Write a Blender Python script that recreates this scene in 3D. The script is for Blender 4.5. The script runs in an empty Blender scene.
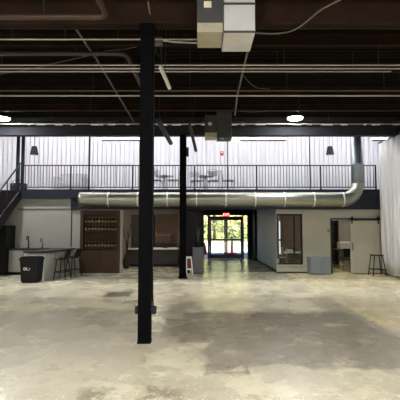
import bpy, bmesh, math, random
from mathutils import Vector, Matrix
random.seed(7)
PI = math.pi
SC = bpy.context.scene
C = SC.collection

# ------------------------------------------------------------------ camera
H = 1.7
PITCH = math.atan(26.0 / 400.0)
cam_d = bpy.data.cameras.new('camera')
cam_d.sensor_width = 36.0
cam_d.lens = 36.0
cam_d.clip_end = 300
cam = bpy.data.objects.new('camera', cam_d)
C.objects.link(cam)
cam.location = (0, 0, H)
cam.rotation_euler = (PI / 2 + PITCH, 0, 0)
SC.camera = cam
cp, sp = math.cos(PITCH), math.sin(PITCH)


def ray(px, py):
    u, v = (px - 200) / 400.0, (200 - py) / 400.0
    return Vector((u, cp - v * sp, sp + v * cp))


def atY(px, py, Y):
    r = ray(px, py)
    return Vector((r.x * Y / r.y, Y, H + r.z * Y / r.y))


def atZ(px, py, Z):
    r = ray(px, py)
    t = (Z - H) / r.z
    return Vector((r.x * t, r.y * t, Z))


# ------------------------------------------------------------------ materials
def new_mat(name):
    m = bpy.data.materials.new(name)
    m.use_nodes = True
    nt = m.node_tree
    return m, nt, nt.nodes['Principled BSDF']


def lin(c):
    return tuple((x / 255.0 / 12.92) if x <= 10 else (((x / 255.0) + 0.055) / 1.055) ** 2.4 for x in c) + (1.0,)


def mat(name, rgb, rough=0.6, metal=0.0, var=0.12, scale=6.0, bump=0.0, spec=0.5, stretch=(1, 1, 1), alpha=None):
    """procedural: base colour mottled by object-space noise"""
    m, nt, b = new_mat(name)
    tc = nt.nodes.new('ShaderNodeTexCoord')
    mp = nt.nodes.new('ShaderNodeMapping')
    mp.inputs['Scale'].default_value = stretch
    nz = nt.nodes.new('ShaderNodeTexNoise')
    nz.inputs['Scale'].default_value = scale
    nz.inputs['Detail'].default_value = 4
    nt.links.new(tc.outputs['Object'], mp.inputs['Vector'])
    nt.links.new(mp.outputs['Vector'], nz.inputs['Vector'])
    rp = nt.nodes.new('ShaderNodeValToRGB')
    c = lin(rgb)
    rp.color_ramp.elements[0].position = 0.3
    rp.color_ramp.elements[1].position = 0.7
    rp.color_ramp.elements[0].color = tuple(x * (1 - var) for x in c[:3]) + (1,)
    rp.color_ramp.elements[1].color = tuple(min(1, x * (1 + var)) for x in c[:3]) + (1,)
    nt.links.new(nz.outputs['Fac'], rp.inputs['Fac'])
    nt.links.new(rp.outputs['Color'], b.inputs['Base Color'])
    b.inputs['Roughness'].default_value = rough
    b.inputs['Metallic'].default_value = metal
    b.inputs['Specular IOR Level'].default_value = spec
    if bump:
        bp = nt.nodes.new('ShaderNodeBump')
        bp.inputs['Strength'].default_value = bump
        nt.links.new(nz.outputs['Fac'], bp.inputs['Height'])
        nt.links.new(bp.outputs['Normal'], b.inputs['Normal'])
    return m


def emit(name, rgb, strength):
    m, nt, b = new_mat(name)
    b.inputs['Base Color'].default_value = lin(rgb)
    b.inputs['Emission Color'].default_value = lin(rgb)
    b.inputs['Emission Strength'].default_value = strength
    return m


def glass(name, tint=(235, 240, 240), rough=0.02):
    m, nt, b = new_mat(name)
    nt.nodes.remove(b)
    out = nt.nodes['Material Output']
    tr = nt.nodes.new('ShaderNodeBsdfTransparent')
    tr.inputs['Color'].default_value = lin(tint)
    gl = nt.nodes.new('ShaderNodeBsdfGlossy')
    gl.inputs['Roughness'].default_value = rough
    fr = nt.nodes.new('ShaderNodeFresnel')
    fr.inputs['IOR'].default_value = 1.45
    mx = nt.nodes.new('ShaderNodeMixShader')
    nt.links.new(fr.outputs[0], mx.inputs[0])
    nt.links.new(tr.outputs[0], mx.inputs[1])
    nt.links.new(gl.outputs[0], mx.inputs[2])
    nt.links.new(mx.outputs[0], out.inputs['Surface'])
    return m


def brick(name, c1, c2, mortar, scale=4.0):
    m, nt, b = new_mat(name)
    tc = nt.nodes.new('ShaderNodeTexCoord')
    mp = nt.nodes.new('ShaderNodeMapping')
    mp.inputs['Rotation'].default_value = (PI / 2, 0, 0)
    br = nt.nodes.new('ShaderNodeTexBrick')
    br.inputs['Scale'].default_value = scale
    br.inputs['Color1'].default_value = lin(c1)
    br.inputs['Color2'].default_value = lin(c2)
    br.inputs['Mortar'].default_value = lin(mortar)
    nt.links.new(tc.outputs['Object'], mp.inputs['Vector'])
    nt.links.new(mp.outputs['Vector'], br.inputs['Vector'])
    nt.links.new(br.outputs['Color'], b.inputs['Base Color'])
    b.inputs['Roughness'].default_value = 0.85
    return m


M = {}
M['deck'] = mat('brown_deck_paint', (17, 12, 10), 0.85, 0, 0.3, 1.5, spec=.1, stretch=(0.3, 2, 1))
M['beam'] = mat('brown_steel_beam', (40, 26, 18), 0.8, 0, 0.35, 2.0, spec=.15)
M['girder'] = mat('dark_steel_girder', (40, 41, 45), 0.85, 0, 0.15, 3, spec=.2)
M['brownpipe'] = mat('brown_pipe', (62, 41, 28), 0.5, 0, 0.25, 4)
M['conduit'] = mat('pale_conduit', (224, 216, 218), 0.4, 0.2, 0.1, 5)
M['greyconduit'] = mat('grey_conduit', (112, 107, 102), 0.45, 0.3, 0.12, 5)
M['darktube'] = mat('dark_tube', (44, 42, 41), 0.5, 0.2, 0.15, 5)
M['column'] = mat('black_column_paint', (6, 6, 8), 0.75, 0, 0.2, 8, spec=.05)
M['black'] = mat('black_metal', (14, 14, 16), 0.5, 0.1, 0.15, 8, spec=.2)
M['navy'] = mat('dark_navy_steel', (26, 31, 42), 0.6, 0, 0.12, 4, spec=.25)
M['blackplastic'] = mat('black_plastic', (22, 23, 26), 0.5, 0, 0.12, 10, spec=.2)
M['white'] = mat('white_paint', (225, 224, 218), 0.6, 0, 0.04, 3)
M['ribwall'] = mat('white_ribbed_panel', (232, 231, 236), 0.55, 0, 0.05, 2.0, stretch=(3, 1, 0.3))
M['drape'] = mat('white_drape', (206, 204, 203), 0.8, 0, 0.06, 3, stretch=(1, 1, 0.2))
M['wall'] = mat('warm_grey_wall', (154, 153, 146), 0.8, 0, 0.05, 1.5)
M['wallr'] = mat('beige_grey_wall', (166, 163, 148), 0.8, 0, 0.04, 1.5)
M['wallrtop'] = mat('grey_wall_band', (160, 157, 146), 0.8, 0, 0.04, 1.5)
M['doorframe'] = mat('glow_tinted_door_frame', (62, 72, 94), 0.5, 0, 0.08, 4)  # daylight glow painted in: navy frame colour lifted towards blue
M['greywall'] = mat('blue_grey_wall', (206, 212, 222), 0.7, 0, 0.04, 1.5)
M['darkwall'] = mat('charcoal_wall', (26, 26, 29), 0.7, 0, 0.12, 2, spec=.25)
M['shellwall'] = mat('pale_block_wall', (190, 186, 178), 0.85, 0, 0.08, 2)
M['kitwall'] = mat('pale_taupe_wall', (150, 142, 130), 0.85, 0, 0.06, 2)
M['duct'] = mat('galvanised_duct', (146, 147, 136), 0.38, 1.0, 0.08, 5, stretch=(1, 4, 4))
M['ductdark'] = mat('galvanised_riser', (140, 150, 158), 0.4, 0.9, 0.1, 5)
M['sheet'] = mat('bright_sheet_metal', (222, 222, 226), 0.35, 0.35, 0.08, 3)
M['sheetgrey'] = mat('grey_sheet_metal', (70, 70, 72), 0.5, 0.2, 0.1, 4)
M['sheetbeige'] = mat('beige_sheet_metal', (176, 170, 150), 0.5, 0.2, 0.08, 4)
M['sticker'] = mat('cream_sticker', (225, 220, 190), 0.6, 0, 0.03, 10)
M['darkwood'] = mat('dark_brown_wood', (36, 25, 18), 0.55, 0, 0.25, 5, stretch=(6, 6, 0.6))
M['wood'] = mat('mid_brown_wood', (84, 68, 48), 0.5, 0, 0.22, 5, stretch=(6, 6, 0.6))
M['panelwood'] = mat('brown_panel_wood', (92, 64, 46), 0.55, 0, 0.2, 3, stretch=(0.6, 6, 6))
M['rackwood'] = mat('dark_rack_wood', (60, 44, 29), 0.6, 0, 0.2, 4, stretch=(6, 6, .6), spec=.2)
M['rackframe'] = mat('rack_frame_wood', (62, 54, 40), 0.6, 0, 0.18, 4, stretch=(6, 6, .6), spec=.2)
M['tan'] = mat('tan_paper', (132, 112, 86), 0.7, 0, 0.08, 10)
M['bottle'] = mat('dark_bottle_glass', (40, 26, 16), 0.15, 0, 0.15, 10)
M['island'] = mat('grey_island_panel', (150, 149, 142), 0.6, 0, 0.1, 2, stretch=(1, 1, 0.4))
M['counter'] = mat('dark_stone_counter', (36, 35, 35), 0.35, 0, 0.2, 12, spec=.3)
M['lightmetal'] = mat('pale_grey_metal', (176, 178, 182), 0.5, 0.1, 0.06, 6)
M['stairsteel'] = mat('dark_stair_steel', (20, 17, 16), 0.6, 0, 0.15, 4, spec=.2)
M['stone'] = mat('pale_stone_top', (200, 196, 188), 0.4, 0, 0.06, 8)
M['chrome'] = mat('brushed_steel', (170, 170, 172), 0.25, 0.9, 0.05, 10)
M['greyboard'] = mat('blue_grey_laminate', (120, 126, 132), 0.5, 0, 0.06, 3)
M['pedestal'] = mat('grey_pedestal_laminate', (92, 95, 97), 0.5, 0, 0.06, 3)
M['barn'] = mat('beige_door_paint', (172, 167, 148), 0.65, 0, 0.04, 2, stretch=(1, 1, 0.4))
M['cloth'] = mat('white_cloth', (225, 222, 218), 0.9, 0, 0.03, 5)
M['greymetal'] = mat('grey_metal', (120, 122, 126), 0.45, 0.3, 0.1, 6)
M['sofa'] = mat('white_upholstery', (188, 188, 190), 0.9, 0, 0.04, 6)
M['red'] = mat('red_plastic', (196, 40, 34), 0.5, 0, 0.08, 6)
M['darkred'] = mat('dark_red_print', (96, 22, 28), 0.6, 0, 0.1, 6)
M['curtain'] = mat('pale_grey_curtain', (190, 184, 178), 0.9, 0, 0.08, 4, stretch=(3, 3, 0.3))
M['brickdark'] = brick('dark_brown_brick', (104, 72, 54), (80, 56, 44), (46, 38, 34), 3)
M['tileglass'] = glass('clear_pane')
M['doorglass'] = glass('entry_door_pane', (240, 244, 244))
M['lens'] = emit('lit_high_bay_lens', (255, 253, 248), 490)
M['lensdim'] = emit('lit_high_bay_lens_front', (250, 252, 255), 205)
M['strip'] = emit('lit_strip_diffuser', (250, 250, 255), 10)
M['stripfill'] = emit('strip_fill_upper', (250, 250, 255), 50)
M['stripwarm'] = emit('lit_strip_warm', (255, 246, 215), 10)
M['roomfill'] = emit('room_fill_disc', (255, 244, 228), 135)
M['exit'] = emit('lit_exit_sign', (255, 40, 30), 1.6)
M['exitletter'] = emit('lit_exit_letter', (255, 240, 235), 2.0)
M['bark'] = mat('grey_bark', (120, 110, 96), 0.9, 0, 0.25, 5, stretch=(4, 4, 0.6))
M['asphalt'] = mat('pale_asphalt', (170, 170, 172), 0.9, 0, 0.1, 1.5)
M['grass'] = mat('green_grass', (120, 136, 72), 0.95, 0, 0.25, 3)
M['leafy'] = mat('yellow_green_leaves', (196, 190, 128), 0.7, 0, 0.35, 1.2)
M['leafg'] = mat('green_leaves', (142, 156, 104), 0.7, 0, 0.35, 1.2)
M['seat'] = mat('black_moulded_seat', (16, 16, 18), 0.4, 0, 0.1, 8, spec=.25)
M['bag'] = mat('black_nylon', (30, 30, 34), 0.8, 0, 0.15, 12)


def floor_material():
    m, nt, b = new_mat('worn_polished_concrete')
    N, L = nt.nodes, nt.links
    geo = N.new('ShaderNodeNewGeometry')

    def noise(scale, detail=4, rough=0.55, vec=None, out='Fac', dist=0.0):
        n = N.new('ShaderNodeTexNoise')
        n.inputs['Scale'].default_value = scale
        n.inputs['Detail'].default_value = detail
        n.inputs['Roughness'].default_value = rough
        n.inputs['Distortion'].default_value = dist
        L.new(vec if vec else geo.outputs['Position'], n.inputs['Vector'])
        return n.outputs[out]

    def math2(op, a, b_=None, clamp=False):
        n = N.new('ShaderNodeMath')
        n.operation = op
        n.use_clamp = clamp
        for i, v in enumerate((a, b_)):
            if v is None:
                continue
            if isinstance(v, (int, float)):
                n.inputs[i].default_value = v
            else:
                L.new(v, n.inputs[i])
        return n.outputs[0]

    def sstep(v, lo, hi):
        n = N.new('ShaderNodeMapRange')
        n.interpolation_type = 'SMOOTHSTEP'
        L.new(v, n.inputs['Value'])
        n.inputs['From Min'].default_value = lo
        n.inputs['From Max'].default_value = hi
        return n.outputs['Result']

    def mix(fac, a, c):
        n = N.new('ShaderNodeMix')
        n.data_type = 'RGBA'
        if isinstance(fac, (int, float)):
            n.inputs['Factor'].default_value = fac
        else:
            L.new(fac, n.inputs['Factor'])
        for k, v in (('A', a), ('B', c)):
            s = [i for i in n.inputs if i.name == k and i.type == 'RGBA'][0]
            if isinstance(v, tuple):
                s.default_value = v
            else:
                L.new(v, s)
        return [o for o in n.outputs if o.type == 'RGBA'][0]

    sep = N.new('ShaderNodeSeparateXYZ')
    L.new(geo.outputs['Position'], sep.inputs[0])
    n1 = noise(1.3, 6, 0.6)
    n2 = noise(5.0, 6, 0.65)
    n3 = noise(0.45, 3, 0.5)
    # coordinates with ragged edges
    def wob(v, amt, sc):
        return math2('ADD', v, math2('MULTIPLY', math2('SUBTRACT', noise(sc, 5, 0.65), 0.5), amt))
    xs, ys = wob(sep.outputs[0], 0.12, 4.0), wob(sep.outputs[1], 0.14, 4.5)
    yb = wob(sep.outputs[1], 1.3, 1.6)
    xb = wob(sep.outputs[0], 1.0, 1.4)

    def box(x, y, x0, x1, y0, y1, e=0.05):
        a = math2('MULTIPLY', sstep(x, x0 - e, x0 + e), math2('SUBTRACT', 1.0, sstep(x, x1 - e, x1 + e)))
        c = math2('MULTIPLY', sstep(y, y0 - e, y0 + e), math2('SUBTRACT', 1.0, sstep(y, y1 - e, y1 + e)))
        return math2('MULTIPLY', a, c)

    base = mix(sstep(n1, 0.38, 0.66), lin((176, 168, 144)), lin((204, 196, 168)))
    base = mix(math2('MULTIPLY', sstep(n2, 0.45, 0.7), 0.5), base, lin((150, 140, 116)))
    base = mix(math2('MULTIPLY', sstep(n3, 0.45, 0.62), 0.35), base, lin((170, 162, 140)))
    # greyer slab to the left
    left = math2('SUBTRACT', 1.0, sstep(xb, -1.9, -0.3))
    base = mix(math2('MULTIPLY', left, 0.6), base, lin((176, 171, 152)))
    # pale slab beyond the saw joint on the left
    base = mix(math2('MULTIPLY', math2('MULTIPLY', math2('SUBTRACT', 1.0, sstep(xs, -3.25, -3.15)), sstep(ys, 4, 6.3)), 0.35), base, lin((204, 198, 180)))
    # yellowish coating to the right
    yel = math2('MULTIPLY', sstep(xs, 3.04, 3.12), sstep(n1, 0.32, 0.46))
    base = mix(math2('MULTIPLY', yel, 0.9), base, lin((220, 204, 158)))
    # reflection of the bright gallery wall, painted as a broken pale strip
    strip = math2('MULTIPLY', math2('MULTIPLY', sstep(yb, 7.9, 8.5), math2('SUBTRACT', 1.0, sstep(yb, 12.0, 13.0))), sstep(noise(1.0, 5, 0.6), 0.36, 0.54))
    base = mix(math2('MULTIPLY', strip, 0.85), base, lin((236, 227, 194)))
    # grey-brown overlay patch
    p1 = box(xs, ys, -0.32, 2.9, 5.95, 8.0, 0.04)
    p1b = box(xb, yb, 0.1, 3.0, 4.95, 6.6, 0.08)
    p1c = box(xs, ys, -0.62, -0.3, 6.2, 7.45, 0.04)
    patch = math2('MAXIMUM', math2('MAXIMUM', p1, p1b), p1c)
    holes = sstep(noise(2.1, 7, 0.72, dist=0.4), 0.58, 0.62)
    patch = math2('MULTIPLY', patch, math2('SUBTRACT', 1.0, math2('MULTIPLY', holes, 0.85)))
    pc = mix(sstep(n2, 0.35, 0.65), lin((118, 110, 93)), lin((142, 134, 115)))
    base = mix(math2('MULTIPLY', patch, 0.9), base, pc)
    # mid-grey border to the right of it
    p2 = box(xs, ys, 2.5, 3.08, 4.6, 9.6, 0.06)
    base = mix(math2('MULTIPLY', math2('MULTIPLY', p2, sstep(n2, 0.3, 0.55)), 0.6), base, lin((150, 144, 126)))
    # small dark stains
    st = box(wob(sep.outputs[0], .35, 3.0), wob(sep.outputs[1], .5, 3.0), -2.35, -1.72, 9.75, 10.45, 0.04)
    base = mix(math2('MULTIPLY', st, 0.92), base, lin((112, 104, 84)))
    wx, wy = wob(sep.outputs[0], .4, 3.0), wob(sep.outputs[1], .5, 2.6)
    ring = math2('SUBTRACT', box(wx, wy, .05, .55, 4.7, 5.05, 0.03), box(wx, wy, .09, .50, 4.74, 5.01, 0.03), True)
    base = mix(math2('MULTIPLY', ring, 0.9), base, lin((112, 104, 84)))
    # foreground stains, lower left of middle
    st2 = math2('MULTIPLY', box(xb, yb, -1.3, -.2, 3.2, 4.6, 0.2), sstep(noise(3.2, 6, 0.7), 0.50, 0.58))
    base = mix(math2('MULTIPLY', st2, 0.85), base, lin((124, 115, 94)))
    # saw joints
    for (axis, v, w) in ((0, -3.2, 0.018), (1, 8.08, 0.02), (1, 12.2, 0.02), (0, 3.32, 0.015)):
        d = math2('ABSOLUTE', math2('SUBTRACT', sep.outputs[axis], v))
        j = math2('SUBTRACT', 1.0, sstep(d, w * 0.4, w))
        base = mix(math2('MULTIPLY', j, 0.5), base, lin((120, 112, 94)))
    # exposed aggregate speckle
    sp_ = math2('MULTIPLY', sstep(noise(26, 2, 0.5), 0.60, 0.68), math2('SUBTRACT', 1.0, sstep(yb, 4.6, 5.6)))
    base = mix(math2('MULTIPLY', sp_, 0.6), base, lin((238, 230, 204)))
    sp2 = math2('MULTIPLY', sstep(noise(34, 2, 0.5), 0.62, 0.7), math2('SUBTRACT', 1.0, sstep(yb, 5.0, 6.2)))
    base = mix(math2('MULTIPLY', sp2, 0.35), base, lin((130, 122, 102)))
    L.new(base, b.inputs['Base Color'])
    rr = N.new('ShaderNodeMapRange')
    L.new(n1, rr.inputs['Value'])
    rr.inputs['To Min'].default_value = 0.2
    rr.inputs['To Max'].default_value = 0.34
    L.new(rr.outputs['Result'], b.inputs['Roughness'])
    b.inputs['Specular IOR Level'].default_value = 0.5
    bp = N.new('ShaderNodeBump')
    bp.inputs['Strength'].default_value = 0.06
    L.new(n2, bp.inputs['Height'])
    L.new(bp.outputs['Normal'], b.inputs['Normal'])
    return m


M['floor'] = floor_material()


# ------------------------------------------------------------------ mesh builder
class MB:
    def __init__(self):
        self.bm = bmesh.new()

    def box(self, x0, x1, y0, y1, z0, z1, bev=0.0):
        bm = self.bm
        r = bmesh.ops.create_cube(bm, size=1.0)
        vs = r['verts']
        for v in vs:
            v.co = Vector(((x0 + x1) / 2 + v.co.x * (x1 - x0), (y0 + y1) / 2 + v.co.y * (y1 - y0), (z0 + z1) / 2 + v.co.z * (z1 - z0)))
        if bev > 0:
            es = list({e for v in vs for e in v.link_edges})
            bmesh.ops.bevel(bm, geom=es, offset=bev, segments=2, affect='EDGES', profile=0.7)
        return self

    def hexa(self, bot, top):
        """bot, top: 4 points each, same winding"""
        vs = [self.bm.verts.new(p) for p in list(bot) + list(top)]
        for f in ((3, 2, 1, 0), (4, 5, 6, 7), (0, 1, 5, 4), (1, 2, 6, 5), (2, 3, 7, 6), (3, 0, 4, 7)):
            self.bm.faces.new([vs[i] for i in f])
        return self

    def tube(self, pts, r, seg=10, caps=True, closed=False):
        bm = self.bm
        pts = [Vector(p) for p in pts]
        n = len(pts)
        rs = r if isinstance(r, (list, tuple)) else [r] * n
        rings = []
        up = None
        for i, p in enumerate(pts):
            a = pts[i - 1] if i > 0 else (pts[-1] if closed else p)
            c = pts[i + 1] if i < n - 1 else (pts[0] if closed else p)
            d = (c - a).normalized()
            if up is None:
                ref = Vector((0, 0, 1)) if abs(d.z) < 0.9 else Vector((1, 0, 0))
                s = d.cross(ref).normalized()
            else:
                s = (up - d * up.dot(d))
                s = s.normalized() if s.length > 1e-6 else d.orthogonal().normalized()
            up = s
            t = d.cross(s)
            rings.append([bm.verts.new(p + (s * math.cos(2 * PI * k / seg) + t * math.sin(2 * PI * k / seg)) * rs[i]) for k in range(seg)])
        m = n if closed else n - 1
        for i in range(m):
            A, B = rings[i], rings[(i + 1) % n]
            for k in range(seg):
                f = bm.faces.new((A[k], A[(k + 1) % seg], B[(k + 1) % seg], B[k]))
                f.smooth = True
        if caps and not closed:
            bm.faces.new(rings[0][::-1])
            bm.faces.new(rings[-1])
        return self

    def lathe(self, prof, c=(0, 0, 0), seg=20, smooth=True):
        """prof: (radius, z) from bottom up; open ends capped when radius > 0"""
        bm = self.bm
        c = Vector(c)
        rings = []
        for (r, z) in prof:
            if r < 1e-5:
                rings.append([bm.verts.new(c + Vector((0, 0, z)))])
            else:
                rings.append([bm.verts.new(c + Vector((r * math.cos(2 * PI * k / seg), r * math.sin(2 * PI * k / seg), z))) for k in range(seg)])
        for A, B in zip(rings, rings[1:]):
            for k in range(seg):
                k2 = (k + 1) % seg
                if len(A) == 1 and len(B) == 1:
                    continue
                if len(A) == 1:
                    f = bm.faces.new((A[0], B[k2], B[k]))
                elif len(B) == 1:
                    f = bm.faces.new((A[k], A[k2], B[0]))
                else:
                    f = bm.faces.new((A[k], A[k2], B[k2], B[k]))
                f.smooth = smooth
        if len(rings[0]) > 1:
            bm.faces.new(rings[0][::-1])
        if len(rings[-1]) > 1:
            bm.faces.new(rings[-1])
        return self

    def quad(self, a, b, c, d):
        self.bm.faces.new([self.bm.verts.new(p) for p in (a, b, c, d)])
        return self

    def build(self, name, material, parent=None, loc=None):
        bmesh.ops.recalc_face_normals(self.bm, faces=self.bm.faces[:])
        me = bpy.data.meshes.new(name)
        self.bm.to_mesh(me)
        self.bm.free()
        me.materials.append(material)
        o = bpy.data.objects.new(name, me)
        C.objects.link(o)
        if parent:
            o.parent = parent
            if loc is None:      # geometry given in world space: keep it there
                o.matrix_parent_inverse = Matrix.Identity(4)
        if loc is not None:
            o.location = loc
        return o


def tag(o, label, cat, group=None, kind=None):
    o['label'] = label
    o['category'] = cat
    if group:
        o['group'] = group
    if kind:
        o['kind'] = kind
    return o


def thing(name, label, cat, loc=(0, 0, 0), rz=0, group=None):
    o = bpy.data.objects.new(name, None)
    o.empty_display_size = 0.1
    C.objects.link(o)
    o.location = loc
    o.rotation_euler = (0, 0, rz)
    return tag(o, label, cat, group)


def struct(name, mb, m, parent=None, label=None):
    o = mb.build(name, m, parent)
    if not parent:
        o['kind'] = 'structure'
    if label:
        o['label'] = label
    return o


def sempty(name, loc=(0, 0, 0), label=None):
    o = bpy.data.objects.new(name, None)
    C.objects.link(o)
    o.location = loc
    o['kind'] = 'structure'
    if label:
        o['label'] = label
    return o


def dup(root, loc, rz=None, label=None, group=None):
    r = root.copy()
    C.objects.link(r)
    r.location = loc
    if rz is not None:
        r.rotation_euler = (0, 0, rz)
    if label:
        r['label'] = label
    if group:
        r['group'] = group
    for ch in list(root.children):
        c = ch.copy()
        C.objects.link(c)
        c.parent = r
        for g in list(ch.children):
            d = g.copy()
            C.objects.link(d)
            d.parent = c
    return r


# ------------------------------------------------------------------ dimensions
DZ = 5.35            # underside of the deck
XL, XR = -9.5, 8.2   # side walls
YB = -10.0           # wall behind the viewer
YE = 13.7            # end of the lower roof
YR = 17.2            # ribbed wall above the gallery
YD = 20.8            # street wall with the doors
WF = 14.6            # front of the rooms under the gallery
ZF = 3.0             # gallery floor
UZ = 6.7             # roof over the gallery

# ------------------------------------------------------------------ shell
struct('floor', MB().box(XL - .2, XR + .2, YB - .2, YD + 0.1, -0.2, 0), M['floor'])
# ribbed roof deck (ribs run across)
mb = MB()
prof = []
y = YB - 0.2
while y < YE:
    prof += [(y, 0), (y + .085, 0), (y + .105, .05), (y + .145, .05)]
    y += .165
ptsA = [mb.bm.verts.new((XL - .2, p[0], DZ + p[1])) for p in prof]
ptsB = [mb.bm.verts.new((XR + .2, p[0], DZ + p[1])) for p in prof]
for i in range(len(prof) - 1):
    mb.bm.faces.new((ptsA[i], ptsA[i + 1], ptsB[i + 1], ptsB[i]))
mb.box(XL - .2, XR + .2, YB - .2, YE, DZ + .06, DZ + .16)
struct('ceiling', mb, M['deck'])
struct('ceiling_upper', MB().box(XL - .2, XR + .2, YE - .05, YD + .2, UZ, UZ + .15), M['white'])
struct('wall_header', MB().box(XL - .2, XR + .2, YE - .1, YE, DZ + .16, UZ), M['darkwall'])
struct('wall_left', MB().box(XL - .2, XL, YB - .2, YD + .1, 0, UZ), M['shellwall'])
struct('wall_right', MB().box(XR, XR + .2, YB - .2, YD + .1, 0, UZ), M['shellwall'])
struct('wall_rear', MB().box(XL - .2, XR + .2, YB - .2, YB, 0, UZ), M['shellwall'])
# ribbed wall above the gallery
mb = MB()
prof = []
x = XL
while x < XR:
    prof += [(x, 0), (x + .04, 0), (x + .055, .07), (x + .18, .07)]
    x += .195
A = [mb.bm.verts.new((p[0], YR - p[1], ZF)) for p in prof]
B = [mb.bm.verts.new((p[0], YR - p[1], UZ)) for p in prof]
for i in range(len(prof) - 1):
    mb.bm.faces.new((A[i], A[i + 1], B[i + 1], B[i]))
mb.box(XL, XR, YR + .01, YR + .15, ZF, UZ)
struct('wall_gallery', mb, M['ribwall'], label='white vertically ribbed wall above the gallery')
# gallery floor slab and front edge beam
struct('floor_gallery', MB().box(XL, XR, 14.45, YD + .1, ZF - .22, ZF), M['darkwall'])
struct('trim_1', MB().box(-6.45, XR, 14.36, 14.46, ZF - .3, ZF + .02, 0.01), M['navy'], label='dark navy edge beam of the gallery')
struct('trim_2', MB().box(-4.68, XR, 14.46, 14.56, 2.3, ZF - .22), M['navy'], label='dark band under the gallery edge behind the duct')

# street wall, with an opening for the entrance set
ex0, ex1, ez = atY(203.2, 230, YD).x, atY(248.2, 230, YD).x, atY(225, 214.6, YD).z
struct('wall_street', MB().box(XL, ex0, YD, YD + .2, 0, 3).box(ex1, XR, YD, YD + .2, 0, 3).box(ex0, ex1, YD, YD + .2, ez, 3)
       .box(XL, XR, YD, YD + .2, 3, UZ), M['darkwall'])
# entrance corridor walls
cx0 = 0.10
cx1 = 2.78
struct('wall_corridor_left', MB().box(cx0 - .15, cx0, 14.75, YD, 0, ZF - .22), M['darkwall'])
struct('wall_corridor_right', MB().box(cx1, cx1 + .12, WF + .12, 19.6, 0, ZF - .5), M['greywall'])
struct('wall_corridor_top', MB().box(cx1, cx1 + .12, WF + .12, 19.6, ZF - .5, ZF - .22), M['darkwall'])
struct('wall_corridor_end', MB().box(cx1 - .1, cx1 + .12, 19.6, YD, 0, ZF - .22), M['darkwall'])
struct('baseboard_corridor', MB().box(cx1 - .015, cx1, WF + .12, 19.6, 0, .1), M['navy'])

# left front wall (bar area): x from wall to px 80
lx1 = atY(80, 240, WF).x
struct('wall_bar', MB().box(XL, lx1, WF, WF + .12, 0, ZF - .22), M['wall'])
struct('trim_3', MB().box(atY(17, 240, WF).x, atY(72, 240, WF).x, WF - .02, WF, atY(50, 210, WF).z, atY(50, 208.6, WF).z), M['greyconduit'], label='thin grey rail across the bar wall')
struct('trim_4', MB().box(atY(70.8, 240, WF).x, atY(71.8, 240, WF).x, WF - .02, WF, .95, ZF - .3), M['darktube'], label='thin dark vertical strip on the bar wall')
# pillar between wine cabinet and kitchen opening: top lintel over cabinet and opening
wx0, wx1 = lx1, atY(120, 240, WF).x
kx1 = atY(178.5, 240, WF).x
struct('wall_lintel', MB().box(wx0, cx0, WF, WF + .12, 2.32, ZF - .22), M['darkwall'])
struct('trim_5', MB().box(wx0, wx1 + .03, WF - .03, WF, 2.26, 2.34), M['wallrtop'], label='pale trim strip over the wine cabinet')
struct('wall_kitchen_pier', MB().box(wx1, wx1 + .06, WF, 14.8, 0, 2.32), M['wallr'])
struct('wall_kitchen_right', MB().box(kx1 + .1, cx0, WF, WF + .12, 0, 2.32), M['darkwall'])
struct('wall_kitchen_back', MB().box(wx0, cx0 - .15, 18.4, 18.5, 0, ZF - .22), M['kitwall'])
struct('wall_kitchen_left', MB().box(wx0 - .1, wx0, WF + .12, 18.4, 0, ZF - .22), M['kitwall'])
struct('ceiling_kitchen', MB().box(wx0, cx0 - .15, WF + .12, 18.4, ZF - .27, ZF - .22), M['kitwall'])

# right front wall with window opening and doorway
rx0 = cx1
winx0, winx1 = atY(277.2, 240, WF).x, atY(302.5, 240, WF).x
winz0, winz1 = atY(290, 264.5, WF).z, atY(290, 214, WF).z
dx0, dx1 = atY(331.8, 240, WF).x, atY(352, 240, WF).x
dz1 = atY(340, 219.5, WF).z
rz1 = 2.34
mb = MB().box(rx0, winx0, WF, WF + .12, 0, rz1).box(winx0, winx1, WF, WF + .12, 0, winz0).box(winx0, winx1, WF, WF + .12, winz1, rz1)
mb.box(winx1, dx0, WF, WF + .12, 0, rz1).box(dx0, dx1, WF, WF + .12, dz1, rz1).box(dx1, XR, WF, WF + .12, 0, rz1)
struct('wall_meeting', mb, M['wallr'])
struct('trim_6', MB().box(winx1 + .02, XR, WF - .012, WF, atY(300, 220.3, WF).z, rz1), M['wallrtop'], label='slightly darker band along the top of the meeting room wall')
struct('shadow_line_meeting', MB().box(rx0, winx1 + .3, WF - .015, WF, 0, .05), M['darktube'])  # dark strip standing in for the shadow line at the wall foot
# room behind
struct('wall_meeting_back', MB().box(rx0 + .12, atY(326, 240, 18.2).x, 18.2, 18.3, 0, ZF - .22), M['brickdark'])
px = atY(331.0, 240, WF).x
struct('wall_meeting_partition', MB().box(px - .14, px - .02, WF + .12, 18.2, 0, ZF - .22), M['wallr'])
struct('wall_office_back', MB().box(px - .14, XR, 18.2, 18.3, 0, ZF - .22), M['kitwall'])
struct('ceiling_meeting', MB().box(rx0 + .12, XR, WF + .12, 18.2, ZF - .27, ZF - .22), M['kitwall'])

# ------------------------------------------------------------------ entrance doors and glazing
Y0, Y1 = YD + .03, YD + .12


def pz(py):
    return atY(225, py, YD).z


def pxx(p):
    return atY(p, 240, YD).x


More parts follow.
